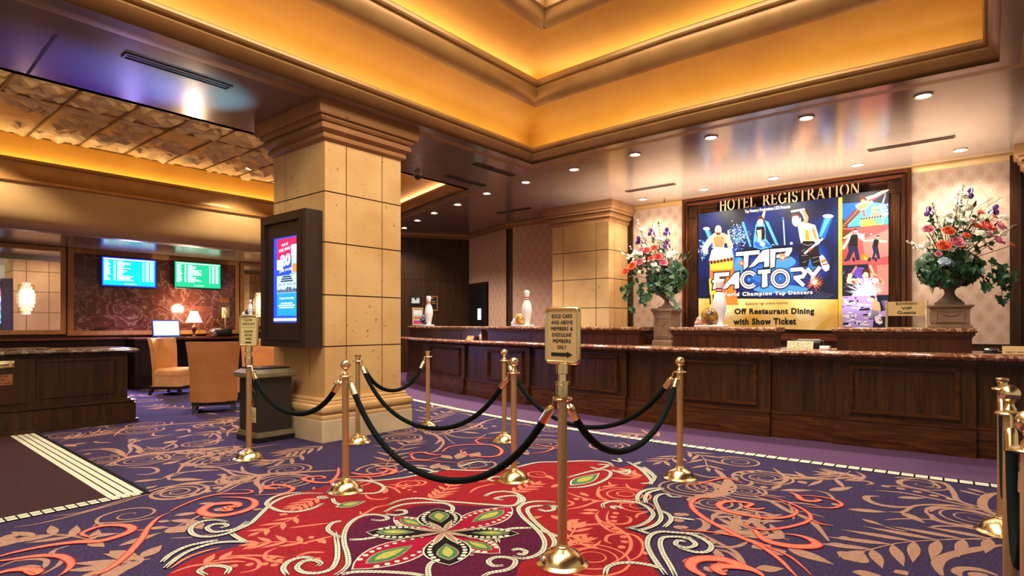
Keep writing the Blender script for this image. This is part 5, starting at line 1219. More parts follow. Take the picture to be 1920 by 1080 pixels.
# ------------------------------------------------------------------ ceiling fittings
def f_trim(mb):
    mb.lathe([(.085,-.004),(.09,-.012),(.075,-.016),(.062,-.006),(.06,-.001)], 'trim_white', 32, caps=False)
def f_lens(mb): mb.lathe([(.002,-.004),(.060,-.004),(.060,-.001),(.002,-.001)], 'lens', 28)
def downlight(x, y, z, label, group):
    t = thing('downlight', label, 'ceiling light', (x, y, z), group)
    put('trim','trim_ring',f_trim,t,40); put('lens','lens',f_lens,t,40)
OR = ['eleventh','tenth','ninth','eighth','seventh','sixth','fifth','fourth','third','second','first']
for (x, y), w_ in zip(DOWN, OR): downlight(x, y, SOF, f'round ceiling downlight over the counter, {w_} of the row counted from the right' if w_ != 'first' else 'round ceiling downlight over the counter, nearest and rightmost of the row', 'downlights over the counter')
for (x, y), lb in zip(WASH, ('round downlight close above the right flower arrangement','round downlight by the wall above the REGISTRATION end of the sign','round downlight by the wall above the middle of the banner','round downlight by the wall above the HOTEL end of the sign','round downlight by the wall above the first flower arrangement')):
    downlight(x, y, SOF, lb, 'wall washing downlights')
downlight(5.15, 10.4, TZ-.012, 'single white downlight among the tin ceiling tiles', 'tile ceiling lights')
def vent(x0, x1, y0, y1, label):
    t = thing('ceiling_vent', label, 'vent', ((x0+x1)/2,(y0+y1)/2,SOF), 'slot vents in the ceiling')
    lx = x1-x0 > y1-y0; e = .018
    mb = MB()
    for a in ((x0-e,x1+e,y0-e,y0),(x0-e,x1+e,y1,y1+e),(x0-e,x0,y0,y1),(x1,x1+e,y0,y1)): mb.box(*a,SOF-.014,SOF-.001,'bronze')
    mb.build('frame', t)
    mb = MB(); mb.box(x0,x1,y0,y1,SOF-.004,SOF-.001,'vent')
    if lx: mb.box(x0,x1,(y0+y1)/2-.006,(y0+y1)/2+.006,SOF-.01,SOF-.002,'bronze')
    else: mb.box((x0+x1)/2-.006,(x0+x1)/2+.006,y0,y1,SOF-.01,SOF-.002,'bronze')
    mb.build('slot', t)
vent(1.86,2.78,6.02,6.12,'long slot vent in the blue-lit ceiling at the left')
vent(6.5,7.4,6.02,6.10,'nearer slot vent in the ceiling right of the pillar top')
vent(6.75,7.62,6.86,6.94,'farther slot vent in the ceiling right of the pillar top')
def vfit(px0,py0,px1,py1,label):
    a = fl(px0,py0,SOF); b = fl(px1,py1,SOF); x = (a[0]+b[0])/2; vent(x-.035,x+.035,min(a[1],b[1]),max(a[1],b[1]),label)
vfit(1630,281,1788,256,'long slot vent in the ceiling left of the right flower arrangement')
vfit(1175,358,1265,345,'slot vent in the ceiling before the left end of the wooden sign frame')
vfit(934,399,993,390,'small slot vent in the ceiling before the patterned wall')
t = thing('dome_camera', 'black dome camera under the ceiling at the pillar right edge', 'camera', (6.35,7.2,SOF))
mb = MB(); mb.lathe([(.002,0),(.07,0),(.07,-.03),(.06,-.035),(.002,-.035)], 'trim_white', 24, (6.35,7.2,SOF)); mb.build('mount', t, 40)
mb = MB(); mb.lathe([(.06,-.035),(.055,-.065),(.035,-.09),(.002,-.10)], 'black', 24, (6.35,7.2,SOF)); mb.build('dome', t, 60)
mb = MB(); mb.tube([(10.75,4.95,SOF),(10.75,4.95,SOF-.05)],.008,'bronze',8); mb.lathe([(.03,-.05),(.03,-.055),(.002,-.056)],'bronze',12,(10.75,4.95,SOF)); tag(mb.build('sprinkler',None,40),'small fire sprinkler hanging by the wall above the first flower arrangement','sprinkler')
# ------------------------------------------------------------------ carved wooden frame of the reception wall
t = thing('wall_panel_frame', 'carved red-brown wooden frame around the banners on the reception wall', 'frame', (10.95, 2.8, 1.0))
def xb(mb, y0, y1, z0, z1, x, m): mb.box(x, 10.995, y0, y1, z0, z1, m)
mb = MB()
for e, w_, x in ((0,.05,10.90),(.05,.03,10.93),(.08,.035,10.885),(.115,.02,10.94)):
    xb(mb,.94+e,.94+e+w_,1.15,3.72-e,x,'wood_red'); xb(mb,4.65-e-w_,4.65-e,1.15,3.72-e,x,'wood_red'); xb(mb,.94+e+w_,4.65-e-w_,3.72-e-w_,3.72-e,x,'wood_redh')
mb.build('outer_moulding', t)
mb = MB(); xb(mb,1.075,4.515,1.15,3.585,10.97,'wood_dark'); mb.build('backing', t)
for ys, nm in ((1.09,'pilaster'),(4.37,'pilaster')):
    mb = MB(); w_ = .155; xb(mb,ys,ys+w_,1.15,3.36,10.945,'wood')
    for i in range(5): mb.tube([(10.945,ys+.016+.031*i,1.15),(10.945,ys+.016+.031*i,3.33)], .0125, 'wood', 8)
    mb.build('pilaster', t, 40)
    mb = MB(); xb(mb,ys-.01,ys+w_+.01,3.37,3.575,10.925,'wood'); xb(mb,ys+.012,ys+w_-.012,3.395,3.55,10.915,'wood_dark'); R_ = Matrix.Translation((10.915,ys+w_/2,3.472)) @ Matrix.Rotation(-PI/2,4,'Y')
    mb.lathe([(.055,0),(.055,.012),(.04,.016),(.036,.008),(.02,.008),(.018,.018),(.002,.02)], 'wood_dark', 28, T=R_); mb.build('corner_block', t, 30)
mb = MB(); xb(mb,1.26,4.35,3.37,3.575,10.95,'woodh')
for i in range(7): mb.tube([(10.95,1.26,3.385+.03*i),(10.95,4.35,3.385+.03*i)], .0125, 'woodh', 8)
mb.build('header', t, 40)
# HOTEL REGISTRATION in serif letters on a clear plate
t = thing('registration_sign', 'gilt serif letters reading HOTEL REGISTRATION on the ribbed wooden header', 'sign', (10.9, 2.7, 3.3))
M['clear'] = mat('clear_plate', (235,225,215), .08); _b = M['clear'].node_tree.nodes['Principled BSDF']; _b.inputs['Transmission Weight'].default_value = 1.0; _b.inputs['IOR'].default_value = 1.1
M['gilt'] = noisy('gilt', (222, 186, 140), (240, 210, 168), scale=9, rough=.3, metal=.4)
mb = MB(); mb.box(10.915,10.919,1.50,3.98,3.27,3.56,'clear'); mb.build('backing_plate', t)
T_, N_ = .16, .07   # thick and thin strokes in a unit tall letter
def bar(a, b, w): 
    a = Vector(a); b = Vector(b); d = (b-a).normalized(); n = Vector((-d.y,d.x))*w/2
    return [tuple(a+n), tuple(a-n), tuple(b-n), tuple(b+n)]
def arcp(c, rx, ry, a0, a1, w0, w1, n=16):
    out = []
    for i in range(n):
        q = []
        for j in (i, i+1):
            a = math.radians(a0+(a1-a0)*j/n); k = abs(math.cos(a)); w = w1+(w0-w1)*k
            q.append((a, w))
        (a,wa),(b,wb) = q
        out.append([(c[0]+rx*math.cos(a),c[1]+ry*math.sin(a)),(c[0]+rx*math.cos(b),c[1]+ry*math.sin(b)),(c[0]+(rx-wb)*math.cos(b),c[1]+(ry-wb)*math.sin(b)),(c[0]+(rx-wa)*math.cos(a),c[1]+(ry-wa)*math.sin(a))])
    return out
def srf(x, y, w=.26): return [(x-w/2,y-.03),(x+w/2,y-.03),(x+w/2,y+.03),(x-w/2,y+.03)]
def stem(x): return [bar((x,.03),(x,.97),T_), srf(x,.03), srf(x,.97)]
LET = {'H': (.86, stem(.16)+stem(.70)+[bar((.16,.52),(.70,.52),N_)]), 'O': (.92, arcp((.46,.5),.44,.51,0,360,T_,N_,28)),
 'T': (.80, stem(.40)[:2]+[bar((.04,.96),(.76,.96),N_),bar((.06,.98),(.06,.78),.06),bar((.74,.98),(.74,.78),.06)]),
 'E': (.72, stem(.16)+[bar((.16,.965),(.62,.965),N_),bar((.16,.52),(.50,.52),N_),bar((.16,.035),(.64,.035),N_),bar((.60,.99),(.60,.80),.06),bar((.63,.0),(.63,.22),.06),bar((.50,.62),(.50,.42),.05)]),
 'L': (.68, stem(.16)+[bar((.16,.035),(.62,.035),N_),bar((.61,0),(.61,.24),.06)]),
 'R': (.84, stem(.16)+arcp((.36,.74),.28,.26,-90,90,T_,N_,12)+[bar((.16,.965),(.38,.965),N_),bar((.16,.50),(.38,.50),N_),bar((.40,.50),(.74,.03),T_*.9),srf(.76,.03,.2)]),
 'G': (.90, arcp((.46,.5),.44,.51,45,330,T_,N_,24)+[bar((.78,.05),(.78,.42),T_*.9),srf(.76,.43,.3),bar((.76,.96),(.76,.72),.06)]),
 'I': (.40, stem(.20)), 'S': (.64, arcp((.32,.74),.27,.27,20,270,T_*.9,N_,14)+arcp((.32,.27),.28,.28,-160,90,T_*.9,N_,14)+[bar((.56,.95),(.56,.74),.05),bar((.06,.05),(.06,.27),.05)]),
 'A': (.88, [bar((.42,.98),(.13,.03),N_),bar((.44,.98),(.74,.03),T_),bar((.24,.34),(.64,.34),N_),srf(.12,.03,.24),srf(.75,.03,.26)]),
 'N': (.92, [bar((.14,.03),(.14,.97),N_),bar((.14,.97),(.74,.03),T_),bar((.76,.03),(.76,.97),N_),srf(.14,.03,.24),srf(.10,.97,.2),srf(.76,.97,.24)]), ' ': (.62, [])}
mb = MB(); s_ = 'HOTEL REGISTRATION'; tot = sum(LET[c][0]+.07 for c in s_); u = 0
pA, pB = onX(1349,394,10.905), onX(1614,366,10.905); Z0 = (pA[2]+pB[2])/2; hh = .205
for c in s_:
    if c == ' ': mb.build('lettering', t); mb = MB()
    for q in LET[c][1]:
        P = []
        for x, y in q: f_ = (u+x)/tot; P.append((pA[1]+(pB[1]-pA[1])*f_, Z0+y*hh))
        v = [(10.905,a,b) for a,b in P]+[(10.914,a,b) for a,b in P]
        mb.add(v, [(0,1,2,3),(7,6,5,4),(0,4,5,1),(1,5,6,2),(2,6,7,3),(3,7,4,0)], 'gilt')
    u += LET[c][0]+.07
mb.build('lettering', t)

# ------------------------------------------------------------------ printed banners, hung inside the frame
BC = {'B':(1280,330,3.4833),'2':(1300,380,7.7133),'3':(1440,370,7.2),'4':(1300,460,6.75),'5':(1560,350,7.7167),'6':(1560,490,8.3083)}
BXP = 10.895
for k, c in (('b_navy',(14,20,44)),('b_dark',(24,26,36)),('b_blue',(10,38,128)),('b_azure',(24,86,190)),('b_sky',(70,150,226)),('b_pale',(196,222,246)),('b_white',(244,246,250)),('b_silver',(206,210,224)),('b_grey',(134,140,160)),
    ('b_skin',(238,176,136)),('b_skin2',(214,120,80)),('b_skinl',(250,214,186)),('b_red',(206,52,46)),('b_orange',(238,128,48)),('b_yellow',(248,206,74)),('b_gold',(222,178,74)),('b_goldl',(248,226,160)),('b_ink',(18,14,18)),('b_pants',(30,34,70)),('b_pink',(222,130,120)),('b_rose',(196,84,84)),('b_purple',(96,66,190)),('b_lilac',(190,166,244)),('b_cyan',(72,196,214)),('b_green',(96,190,140)),('b_brown',(96,44,30)),('b_hair',(70,30,24))):
    M[k] = mat(k, c, .38)
M['b_bg'] = noisy('banner_night', (8,10,22), (12,34,100), scale=1.9, detail=2, rough=.38)
M['b_goldbg'] = noisy('banner_gold', (216,164,60), (250,226,150), scale=1.6, detail=2, rough=.38)
class Art(MB):
    lay = 0
    def p(s, k, pts, m, up=True):
        if up: s.lay += 1
        ox, oy, sc = BC[k]; x = BXP-.00003*s.lay-.0005
        s.poly([onX(ox+a/sc, oy+b/sc, x) for a,b in pts], m)
    def el(s, k, c, rx, ry, m, n=18, up=True): s.p(k, [(c[0]+rx*math.cos(2*PI*i/n), c[1]+ry*math.sin(2*PI*i/n)) for i in range(n)], m, up)
    def st(s, k, pts, w, m, up=True):
        if up: s.lay += 1
        ox, oy, sc = BC[k]; x = BXP-.00003*s.lay-.0005; V = []
        for i, q in enumerate(pts):
            q = Vector(q)
            if i == 0: d1 = d2 = (Vector(pts[1])-q).normalized()
            elif i == len(pts)-1: d1 = d2 = (q-Vector(pts[i-1])).normalized()
            else: d1 = (q-Vector(pts[i-1])).normalized(); d2 = (Vector(pts[i+1])-q).normalized()
            n1 = Vector((-d1.y,d1.x)); n2 = Vector((-d2.y,d2.x)); mt = n1+n2; mt = mt/max(mt.dot(n1),.5)
            for sg in (1,-1): r = q+mt*sg*w/2; V.append(onX(ox+r.x/sc, oy+r.y/sc, x))
        s.add(V, [(2*i,2*i+1,2*i+3,2*i+2) for i in range(len(pts)-1)], m)
    def tx(s, k, txt, bl, br, tl, tr, m, b=.02, sp=1., sh=0.):
        s.lay += 1; ox, oy, sc = BC[k]; x = BXP-.00003*s.lay-.0005
        text_quad(s, txt, lambda a, c: onX(ox+a/sc, oy+c/sc, x), bl, br, tl, tr, m, b, sp, sh)
    def burst(s, k, c, r0, r1, n, m, w, rr, a0=0, a1=360):
        s.lay += 1
        ox, oy, sc = BC[k]; x = BXP-.00003*s.lay-.0005
        for i in range(n):
            a = math.radians(rr.uniform(a0,a1)); r = rr.uniform(r0,r1); dx, dy = math.cos(a), math.sin(a)
            s.poly([onX(ox+q[0]/sc, oy+q[1]/sc, x-(i%24)*1.1e-6) for q in ((c[0]-dy*w,c[1]+dx*w),(c[0]+dy*w,c[1]-dx*w),(c[0]+dx*r,c[1]+dy*r))], m)
    def specks(s, k, pts_fn, n, m, r):
        s.lay += 1; ox, oy, sc = BC[k]; x = BXP-.00003*s.lay-.0005
        for i in range(n):
            a, b = pts_fn(); q = r*(.5+random.random())
            s.poly([onX(ox+(a+u*q)/sc, oy+(b+v*q)/sc, x-(i%24)*1.1e-6) for u,v in ((1,0),(0,1),(-1,0),(0,-1))], m)
ra = random.Random(5)
b = Art()
b.p('B', [(104,248),(1012,138),(1014,1010),(104,985)], 'b_bg')
# grey sheen at the top, stage light beams
b.p('B',[(250,232),(420,214),(380,330),(300,320)],'b_dark')
for pts, m in (([(925,262),(985,258),(905,470),(880,560),(830,560)],'b_azure'),([(935,262),(975,260),(890,430),(850,520)],'b_sky'),([(138,345),(172,340),(215,440),(190,470)],'b_azure'),([(145,345),(165,342),(190,430),(180,440)],'b_sky'),
    ([(385,300),(400,300),(452,470),(440,470)],'b_sky'),([(535,290),(560,300),(628,455),(610,458)],'b_sky'),([(650,270),(662,270),(672,450),(662,450)],'b_azure'),([(655,290),(660,290),(670,450),(664,450)],'b_pale')): b.p('B',pts,m)
b.el('B',(950,262),36,12,'b_pale'); b.el('B',(155,344),22,10,'b_pale')
for c, r in (((590,455),9),((710,440),9),((600,470),6),((555,450),5)): b.el('B',c,r,r,'b_white')
# blue glow behind the title
GL = [(10,20,54),(10,28,84),(12,40,118),(18,58,150),(26,80,182),(44,112,208)]
for i, c in enumerate(GL):
    M['b_glow%d' % i] = mat('banner_glow_%d' % i, c, .38); k_ = 1-.13*i
    b.el('B',(580,640),400*k_,190*k_,'b_glow%d' % i, 40); b.el('B',(860,560),130*k_,170*k_,'b_glow%d' % i, 30)
    b.el('B',(320,560),110*k_,150*k_,'b_glow%d' % i, 30)
b.el('B',(640,560),100,44,'b_sky'); b.el('B',(370,590),34,60,'b_sky'); b.el('B',(640,740),180,28,'b_sky')
b.p('B', [(104,800),(1014,806),(1014,1010),(104,985)], 'b_goldbg')
b.el('B',(250,880),75,65,'b_goldl'); b.el('B',(240,890),50,48,'b_white'); b.el('B',(800,900),60,50,'b_goldl'); b.p('B',[(860,1000),(1000,880),(1010,900),(930,1005)],'b_gold')
# drummer on the left
for k_, n, m in ((0,150,'b_pale'),(1,120,'b_sky')):
    b.specks('2', lambda: (ra.gauss(650,70), ra.gauss(500,75)), n, m, 7); b.specks('2', lambda: (ra.gauss(150,35), ra.gauss(680,70)), n//2, m, 7)
b.p('2',[(255,480),(300,440),(420,435),(500,470),(560,570),(575,660),(520,680),(490,600),(455,570),(440,660),(290,670),(275,570),(215,650),(200,745),(165,740),(135,640),(190,550)],'b_skin')
b.p('2',[(290,500),(360,480),(450,490),(440,620),(370,660),(310,640)],'b_skin2'); b.el('2',(360,395),48,68,'b_skin'); b.el('2',(362,445),36,24,'b_hair'); b.el('2',(362,432),14,7,'b_skin2'); b.st('2',[(335,385),(350,383)],6,'b_hair'); b.st('2',[(372,383),(390,385)],6,'b_hair')
b.st('2',[(505,400),(525,560)],22,'b_goldl')
b.p('2',[(225,840),(265,690),(330,640),(440,650),(560,670),(575,790),(400,830)],'b_white'); b.p('2',[(130,640),(190,560),(250,520),(220,600),(180,740),(140,720)],'b_pale')
b.p('2',[(235,850),(575,790),(590,1000),(600,1160),(650,1480),(240,1480)],'b_orange'); b.p('2',[(245,890),(575,840),(560,960),(250,980)],'b_yellow'); b.p('2',[(225,1100),(330,1090),(340,1500),(250,1520)],'b_yellow')
for i in range(7): x0 = 245+48*i; b.p('2',[(x0,848-8.5*i),(x0+24,844-8.5*i),(x0+36,884-8.5*i),(x0+10,890-8.5*i)],'b_ink')
for i in range(5): x0 = 232+44*i; b.p('2',[(x0,1330),(x0+20,1330),(x0+24,1470),(x0+4,1470)],'b_ink')
# leaping dancer in the middle
b.p('2',[(900,330),(960,190),(1040,340),(1050,520),(1140,640),(1000,690),(870,640),(870,540)],'b_sky')
b.p('2',[(985,210),(1015,120),(1045,125),(1020,240)],'b_skin'); b.el('2',(968,272),44,66,'b_skinl'); b.p('2',[(922,240),(940,200),(990,195),(1020,225),(1015,290),(1000,240),(950,240),(930,275)],'b_hair'); b.st('2',[(960,315),(990,312)],6,'b_red')
b.p('2',[(912,350),(1025,345),(1038,430),(1030,530),(940,545),(905,440)],'b_ink'); b.p('2',[(918,400),(985,390),(985,500),(975,570),(940,570),(930,480)],'b_skin'); b.p('2',[(890,560),(950,580),(1040,560),(1130,625),(1100,650),(1000,620),(990,660),(920,650),(880,610)],'b_azure'); b.el('2',(1000,600),40,30,'b_skinl')
# big dancer on the right, seen from the back
b.p('3',[(405,400),(460,330),(520,340),(635,375),(670,480),(690,560),(640,640),(450,640),(425,530)],'b_skinl')
b.p('3',[(470,430),(560,420),(600,500),(615,585),(500,590),(475,520)],'b_skin'); b.p('3',[(500,440),(540,440),(560,580),(510,570)],'b_orange'); b.p('3',[(590,400),(630,420),(665,560),(640,570),(600,480)],'b_skin2')
b.p('3',[(415,165),(480,150),(545,260),(545,310),(515,355),(470,330),(500,290),(480,230),(430,205)],'b_skin2'); b.p('3',[(430,185),(470,200),(510,280),(490,310),(470,250)],'b_skinl'); b.st('3',[(312,192),(495,160)],24,'b_white')
b.el('3',(385,310),62,84,'b_skinl'); b.p('3',[(305,265),(330,225),(390,215),(440,260),(435,300),(400,250),(340,255),(315,285)],'b_hair'); b.p('3',[(400,390),(440,330),(445,300),(430,340),(395,375)],'b_red'); b.st('3',[(362,352),(380,357),(398,344)],7,'b_white'); b.st('3',[(325,300),(342,296)],5,'b_hair'); b.st('3',[(368,290),(392,286)],5,'b_hair'); b.st('3',[(362,310),(356,332),(366,335)],4,'b_skin2'); b.el('3',(350,305),7,5,'b_ink'); b.el('3',(385,298),8,5,'b_ink')
b.p('3',[(445,625),(480,590),(620,590),(680,660),(700,780),(730,930),(600,930),(565,810),(540,930),(420,930),(420,760)],'b_ink'); 
for q in (((470,630),(540,650),(600,630)),((450,730),(500,700)),((600,820),(680,800)),((610,880),(700,850)),((470,880),(520,860)),((450,790),(540,780))): b.st('3',q,7,'b_grey')
b.p('3',[(640,600),(700,560),(700,620),(650,650)],'b_skinl'); b.st('3',[(490,760),(740,555)],26,'b_white'); b.st('3',[(540,735),(600,690)],22,'b_red')
b.p('3',[(690,800),(735,775),(770,820),(830,930),(825,975),(780,1005),(735,965),(710,880)],'b_white'); b.p('3',[(708,855),(775,830),(790,865),(725,890)],'b_orange'); b.p('3',[(735,905),(810,885),(815,900),(742,922)],'b_red')
# TAP FACTORY
LT = [('p',[(538,88),(838,60),(838,112),(700,124),(692,268),(634,312),(640,130),(538,136)]),('p',[(880,62),(962,48),(958,266),(896,278),(898,205),(830,215),(770,265),(700,282)]),('p',[(975,48),(1250,26),(1248,72),(1205,140),(1050,162),(1052,120),(1150,106),(1180,76),(1040,88),(1030,272),(972,288)]),
 ('p',[(262,350),(456,336),(452,388),(332,396),(326,428),(398,424),(388,464),(318,470),(300,552),(244,558),(258,472),(236,470),(240,440),(262,432)]),('p',[(520,352),(582,330),(578,542),(520,550),(522,492),(468,498),(424,545),(350,560)]),('p',[(818,312),(976,300),(974,352),(936,356),(940,520),(900,535),(866,530),(870,360),(818,364)])]
for _, P in LT:
    c = Vector((sum(p[0] for p in P)/len(P), sum(p[1] for p in P)/len(P)))
    b.st('4', P+[P[0],P[1]], 26, 'b_ink')
arcs = [((705,435),90,[40+i*14 for i in range(21)]),((1100,420),98,[i*15 for i in range(25)])]
for c, r, an in arcs: b.st('4',[(c[0]+r*math.cos(math.radians(a)),c[1]+r*math.sin(math.radians(a))) for a in an],78,'b_ink')
ST = [[(1228,312),(1370,300),(1415,345),(1385,395),(1270,412)],[(1290,412),(1400,512)],[(1440,290),(1515,385)],[(1605,272),(1515,385),(1500,500)]]
for q in ST: b.st('4',q,74,'b_ink')
for _, P in LT: b.p('4',P,'b_silver')
for c, r, an in arcs: b.st('4',[(c[0]+r*math.cos(math.radians(a)),c[1]+r*math.sin(math.radians(a))) for a in an],52,'b_silver')
for q in ST: b.st('4',q,50,'b_silver')
for c, r, an in arcs: b.st('4',[(c[0]+r*math.cos(math.radians(a)),c[1]+r*math.sin(math.radians(a))) for a in an],14,'b_grey'); b.el('4',c,34,34,'b_azure'); b.el('4',c,18,18,'b_sky')
for q in ST: b.st('4',q,12,'b_white')
for q in ([(560,108),(815,84)],[(662,130),(662,280)],[(930,70),(930,255)],[(900,90),(740,260)],[(1005,70),(1215,52)],[(1003,80),(1000,260)],[(285,370),(430,360)],[(285,390),(272,530)],[(552,370),(550,530)],[(840,336),(960,328)],[(905,350),(904,510)]): b.st('4',q,9,'b_white')
b.tx('4','World Champion Tap Dancers',(335,668),(1510,634),(335,596),(1510,562),'b_ink',.07,1.2); b.tx('4','World Champion Tap Dancers',(337,664),(1508,630),(337,598),(1508,566),'b_white',.04,1.2)
for c, r in (((1540,470),150),((610,230),60),((1130,150),80)):
    b.burst('4',c,r*.4,r,46,'b_orange',4,ra); b.burst('4',c,r*.3,r*.8,40,'b_red',3,ra); b.burst('4',c,r*.2,r*.5,26,'b_goldl',5,ra)
b.el('4',(1535,470),34,28,'b_white')
for i in range(7): b.st('4',[(1400+45*i,665),(1510+45*i,560+10*i)],3,'b_grey')
b.tx('4','Explosive high octane rhythms!',(660,768),(1195,752),(660,722),(1195,712),'b_brown',.008)
b.tx('4','Off Restaurant Dining',(520,892),(1530,890),(520,800),(1530,790),'b_ink',.045,1.12); b.tx('4','with Show Ticket',(505,1006),(1300,1002),(505,926),(1300,914),'b_ink',.045,1.12)
b.tx('B','Tap Factory Productions LTD Presents',(405,248),(703,214),(405,222),(703,188),'b_white',.02)
tag(b.build('banner', recalc=False), 'large printed show banner reading TAP FACTORY on the reception wall', 'banner')
# side banner of four stage photographs
b = Art()
b.p('5',[(128,118),(820,40),(818,545),(128,600)],'b_dark')
b.p('5',[(130,250),(330,230),(560,220),(815,250),(815,545),(230,590),(130,420)],'b_azure'); b.p('5',[(220,580),(300,420),(420,330),(620,230),(780,260),(815,470),(815,545)],'b_cyan'); b.specks('5', lambda: (ra.uniform(680,810), ra.uniform(250,430)), 60, 'b_lilac', 10)
b.p('5',[(720,240),(770,90),(785,95),(750,240)],'b_grey')
b.p('5',[(128,560),(330,330),(420,330),(400,380),(240,540),(200,600),(128,605)],'b_brown'); 
for i in range(9): b.el('5',(170+24*i,560-26*i),12,9,'b_pink')
b.p('5',[(335,275),(430,215),(570,185),(600,230),(470,330),(380,340)],'b_skin'); b.p('5',[(360,290),(460,250),(560,230),(480,310),(400,330)],'b_skin2'); b.p('5',[(485,150),(600,120),(720,60),(820,38),(822,55),(780,80),(640,165),(520,210)],'b_skinl'); b.p('5',[(520,195),(640,150),(760,85),(770,95),(600,190),(530,215)],'b_red'); b.el('5',(440,170),48,52,'b_hair'); b.el('5',(450,205),32,24,'b_skin2')
b.p('5',[(425,340),(470,330),(490,430),(450,440)],'b_rose'); b.p('5',[(520,440),(560,390),(620,370),(700,370),(770,450),(740,470)],'b_pink'); b.el('5',(618,335),42,54,'b_skin2'); b.el('5',(618,362),22,12,'b_white'); b.el('5',(618,305),40,20,'b_pink')
b.p('5',[(412,470),(735,420),(745,545),(418,582)],'b_yellow'); b.p('5',[(590,450),(735,425),(740,530),(640,550)],'b_green'); b.st('5',[(415,470),(735,425)],26,'b_ink')
for i in range(8): b.st('5',[(430+40*i,488-6*i),(450+40*i,452-6*i)],9,'b_white')
b.p('5',[(125,605),(818,550),(815,1085),(125,1090)],'b_rose')
b.p('5',[(440,760),(818,620),(818,1000),(480,1080)],'b_pink'); b.p('5',[(128,620),(300,620),(200,760),(128,800)],'b_brown'); b.p('5',[(150,745),(290,650),(300,690),(180,760)],'b_goldl'); b.el('5',(565,685),12,12,'b_white')
for i in range(9): b.p('5',[(130,930+20*i),(240,915+20*i),(240,925+20*i),(130,942+20*i)],'b_red')
b.p('5',[(410,1080),(420,990),(500,960),(560,1085)],'b_orange'); b.p('5',[(470,1000),(540,1085),(455,1085)],'b_yellow')
def man(k, head, r, torso, arms, legs, tm, lm):
    for q in arms: b.p(k, q, 'b_skinl')
    b.el(k, head, r*.8, r, 'b_skinl'); b.p(k, [(head[0]-r*.9,head[1]-r*.1),(head[0]-r*.7,head[1]-r*.9),(head[0]+r*.3,head[1]-r*1.1),(head[0]+r*.9,head[1]-r*.3),(head[0],head[1]-r*.4)], 'b_hair'); b.el(k,(head[0]+r*.1,head[1]+r*.55),r*.4,r*.25,'b_hair')
    b.p(k, torso, tm); b.p(k, legs, lm)
man('5',(342,645),38,[(275,705),(320,690),(375,700),(372,870),(230,850)],[[(262,700),(290,710),(180,905),(135,905),(160,850)],[(360,660),(440,690),(470,665),(468,780),(440,785),(370,730)]],[(225,850),(372,872),(410,1085),(350,1085),(318,930),(240,1085),(185,1085),(240,930)],'b_ink','b_pants')
man('5',(668,735),32,[(605,770),(640,755),(680,775),(662,870),(585,860)],[[(455,775),(610,760),(612,795),(470,792)],[(672,770),(800,785),(790,805),(690,812)]],[(578,860),(665,862),(705,1085),(670,1085),(632,960),(600,1085),(565,1085),(600,950)],'b_ink','b_pants')
b.p('6',[(132,0),(878,-45),(880,30),(132,60)],'b_rose')
for q in (((195,0),(240,-40),(285,-60)),((345,0),(330,-60)),((570,0),(600,-60)),((690,0),(670,-60))): b.st('6',q,40,'b_pants')
b.p('6',[(132,60),(600,42),(640,280),(560,520),(132,545)],'b_navy'); b.p('6',[(560,42),(880,30),(880,525),(520,530),(600,300)],'b_rose'); b.p('6',[(700,60),(880,50),(880,520),(720,520)],'b_pink'); b.el('6',(440,180),110,90,'b_purple')
b.specks('6', lambda: (ra.uniform(180,500), ra.uniform(100,420)), 60, 'b_lilac', 6)
b.st('6',[(290,215),(385,75)],30,'b_pink'); b.st('6',[(590,60),(640,170)],30,'b_goldl')
b.p('6',[(245,240),(250,195),(290,185),(325,210),(300,270),(470,265),(480,330),(330,350),(240,345),(225,300)],'b_skinl'); b.p('6',[(300,305),(400,300),(400,340),(320,345)],'b_red')
b.p('6',[(600,190),(640,160),(680,190),(820,320),(810,360),(720,350),(640,300),(600,250)],'b_skin'); b.p('6',[(640,220),(700,230),(790,320),(760,340),(680,330)],'b_red'); b.el('6',(680,300),52,45,'b_white')
b.p('6',[(470,270),(600,250),(640,400),(560,470),(440,460)],'b_lilac'); b.el('6',(520,215),48,70,'b_skinl'); b.el('6',(525,255),18,10,'b_red'); b.p('6',[(460,200),(470,130),(530,100),(590,150),(580,220),(550,170),(500,170),(480,210)],'b_hair')
b.burst('6',(520,500),120,360,150,'b_white',7,ra,180,360); b.el('6',(520,470),130,60,'b_white'); b.p('6',[(350,480),(680,470),(700,530),(300,540)],'b_white')
b.p('6',[(132,545),(880,525),(882,1025),(132,1025)],'b_lilac')
for i in range(95):
    x0, y0 = ra.uniform(135,760), ra.uniform(550,1000); w_, h_ = ra.uniform(15,90), ra.uniform(8,40)
    b.p('6',[(x0,y0),(x0+w_,y0-2),(x0+w_,y0+h_),(x0,y0+h_)],ra.choice(('b_purple','b_white','b_navy','b_white','b_lilac','b_white')))
b.p('6',[(690,530),(880,525),(880,760),(740,780)],'b_navy'); b.p('6',[(640,940),(700,880),(880,850),(882,1025),(640,1025)],'b_navy')
for i in range(10): b.st('6',[(770+6*i,620+16*i),(850-4*i,612+16*i)],5,'b_lilac')
b.p('6',[(610,640),(660,600),(740,640),(760,760),(720,830),(660,790),(620,730)],'b_skin'); b.el('6',(625,585),42,48,'b_skinl'); b.p('6',[(590,560),(620,530),(665,545),(670,600),(645,570)],'b_hair'); b.p('6',[(620,760),(730,770),(720,860),(600,880)],'b_grey')
b.p('6',[(660,870),(720,840),(770,890),(790,960),(740,985),(680,950)],'b_white'); b.p('6',[(730,900),(770,905),(770,930),(735,925)],'b_red')
tag(b.build('side_banner', recalc=False), 'narrow printed banner of four stage photographs right of the big banner', 'banner')
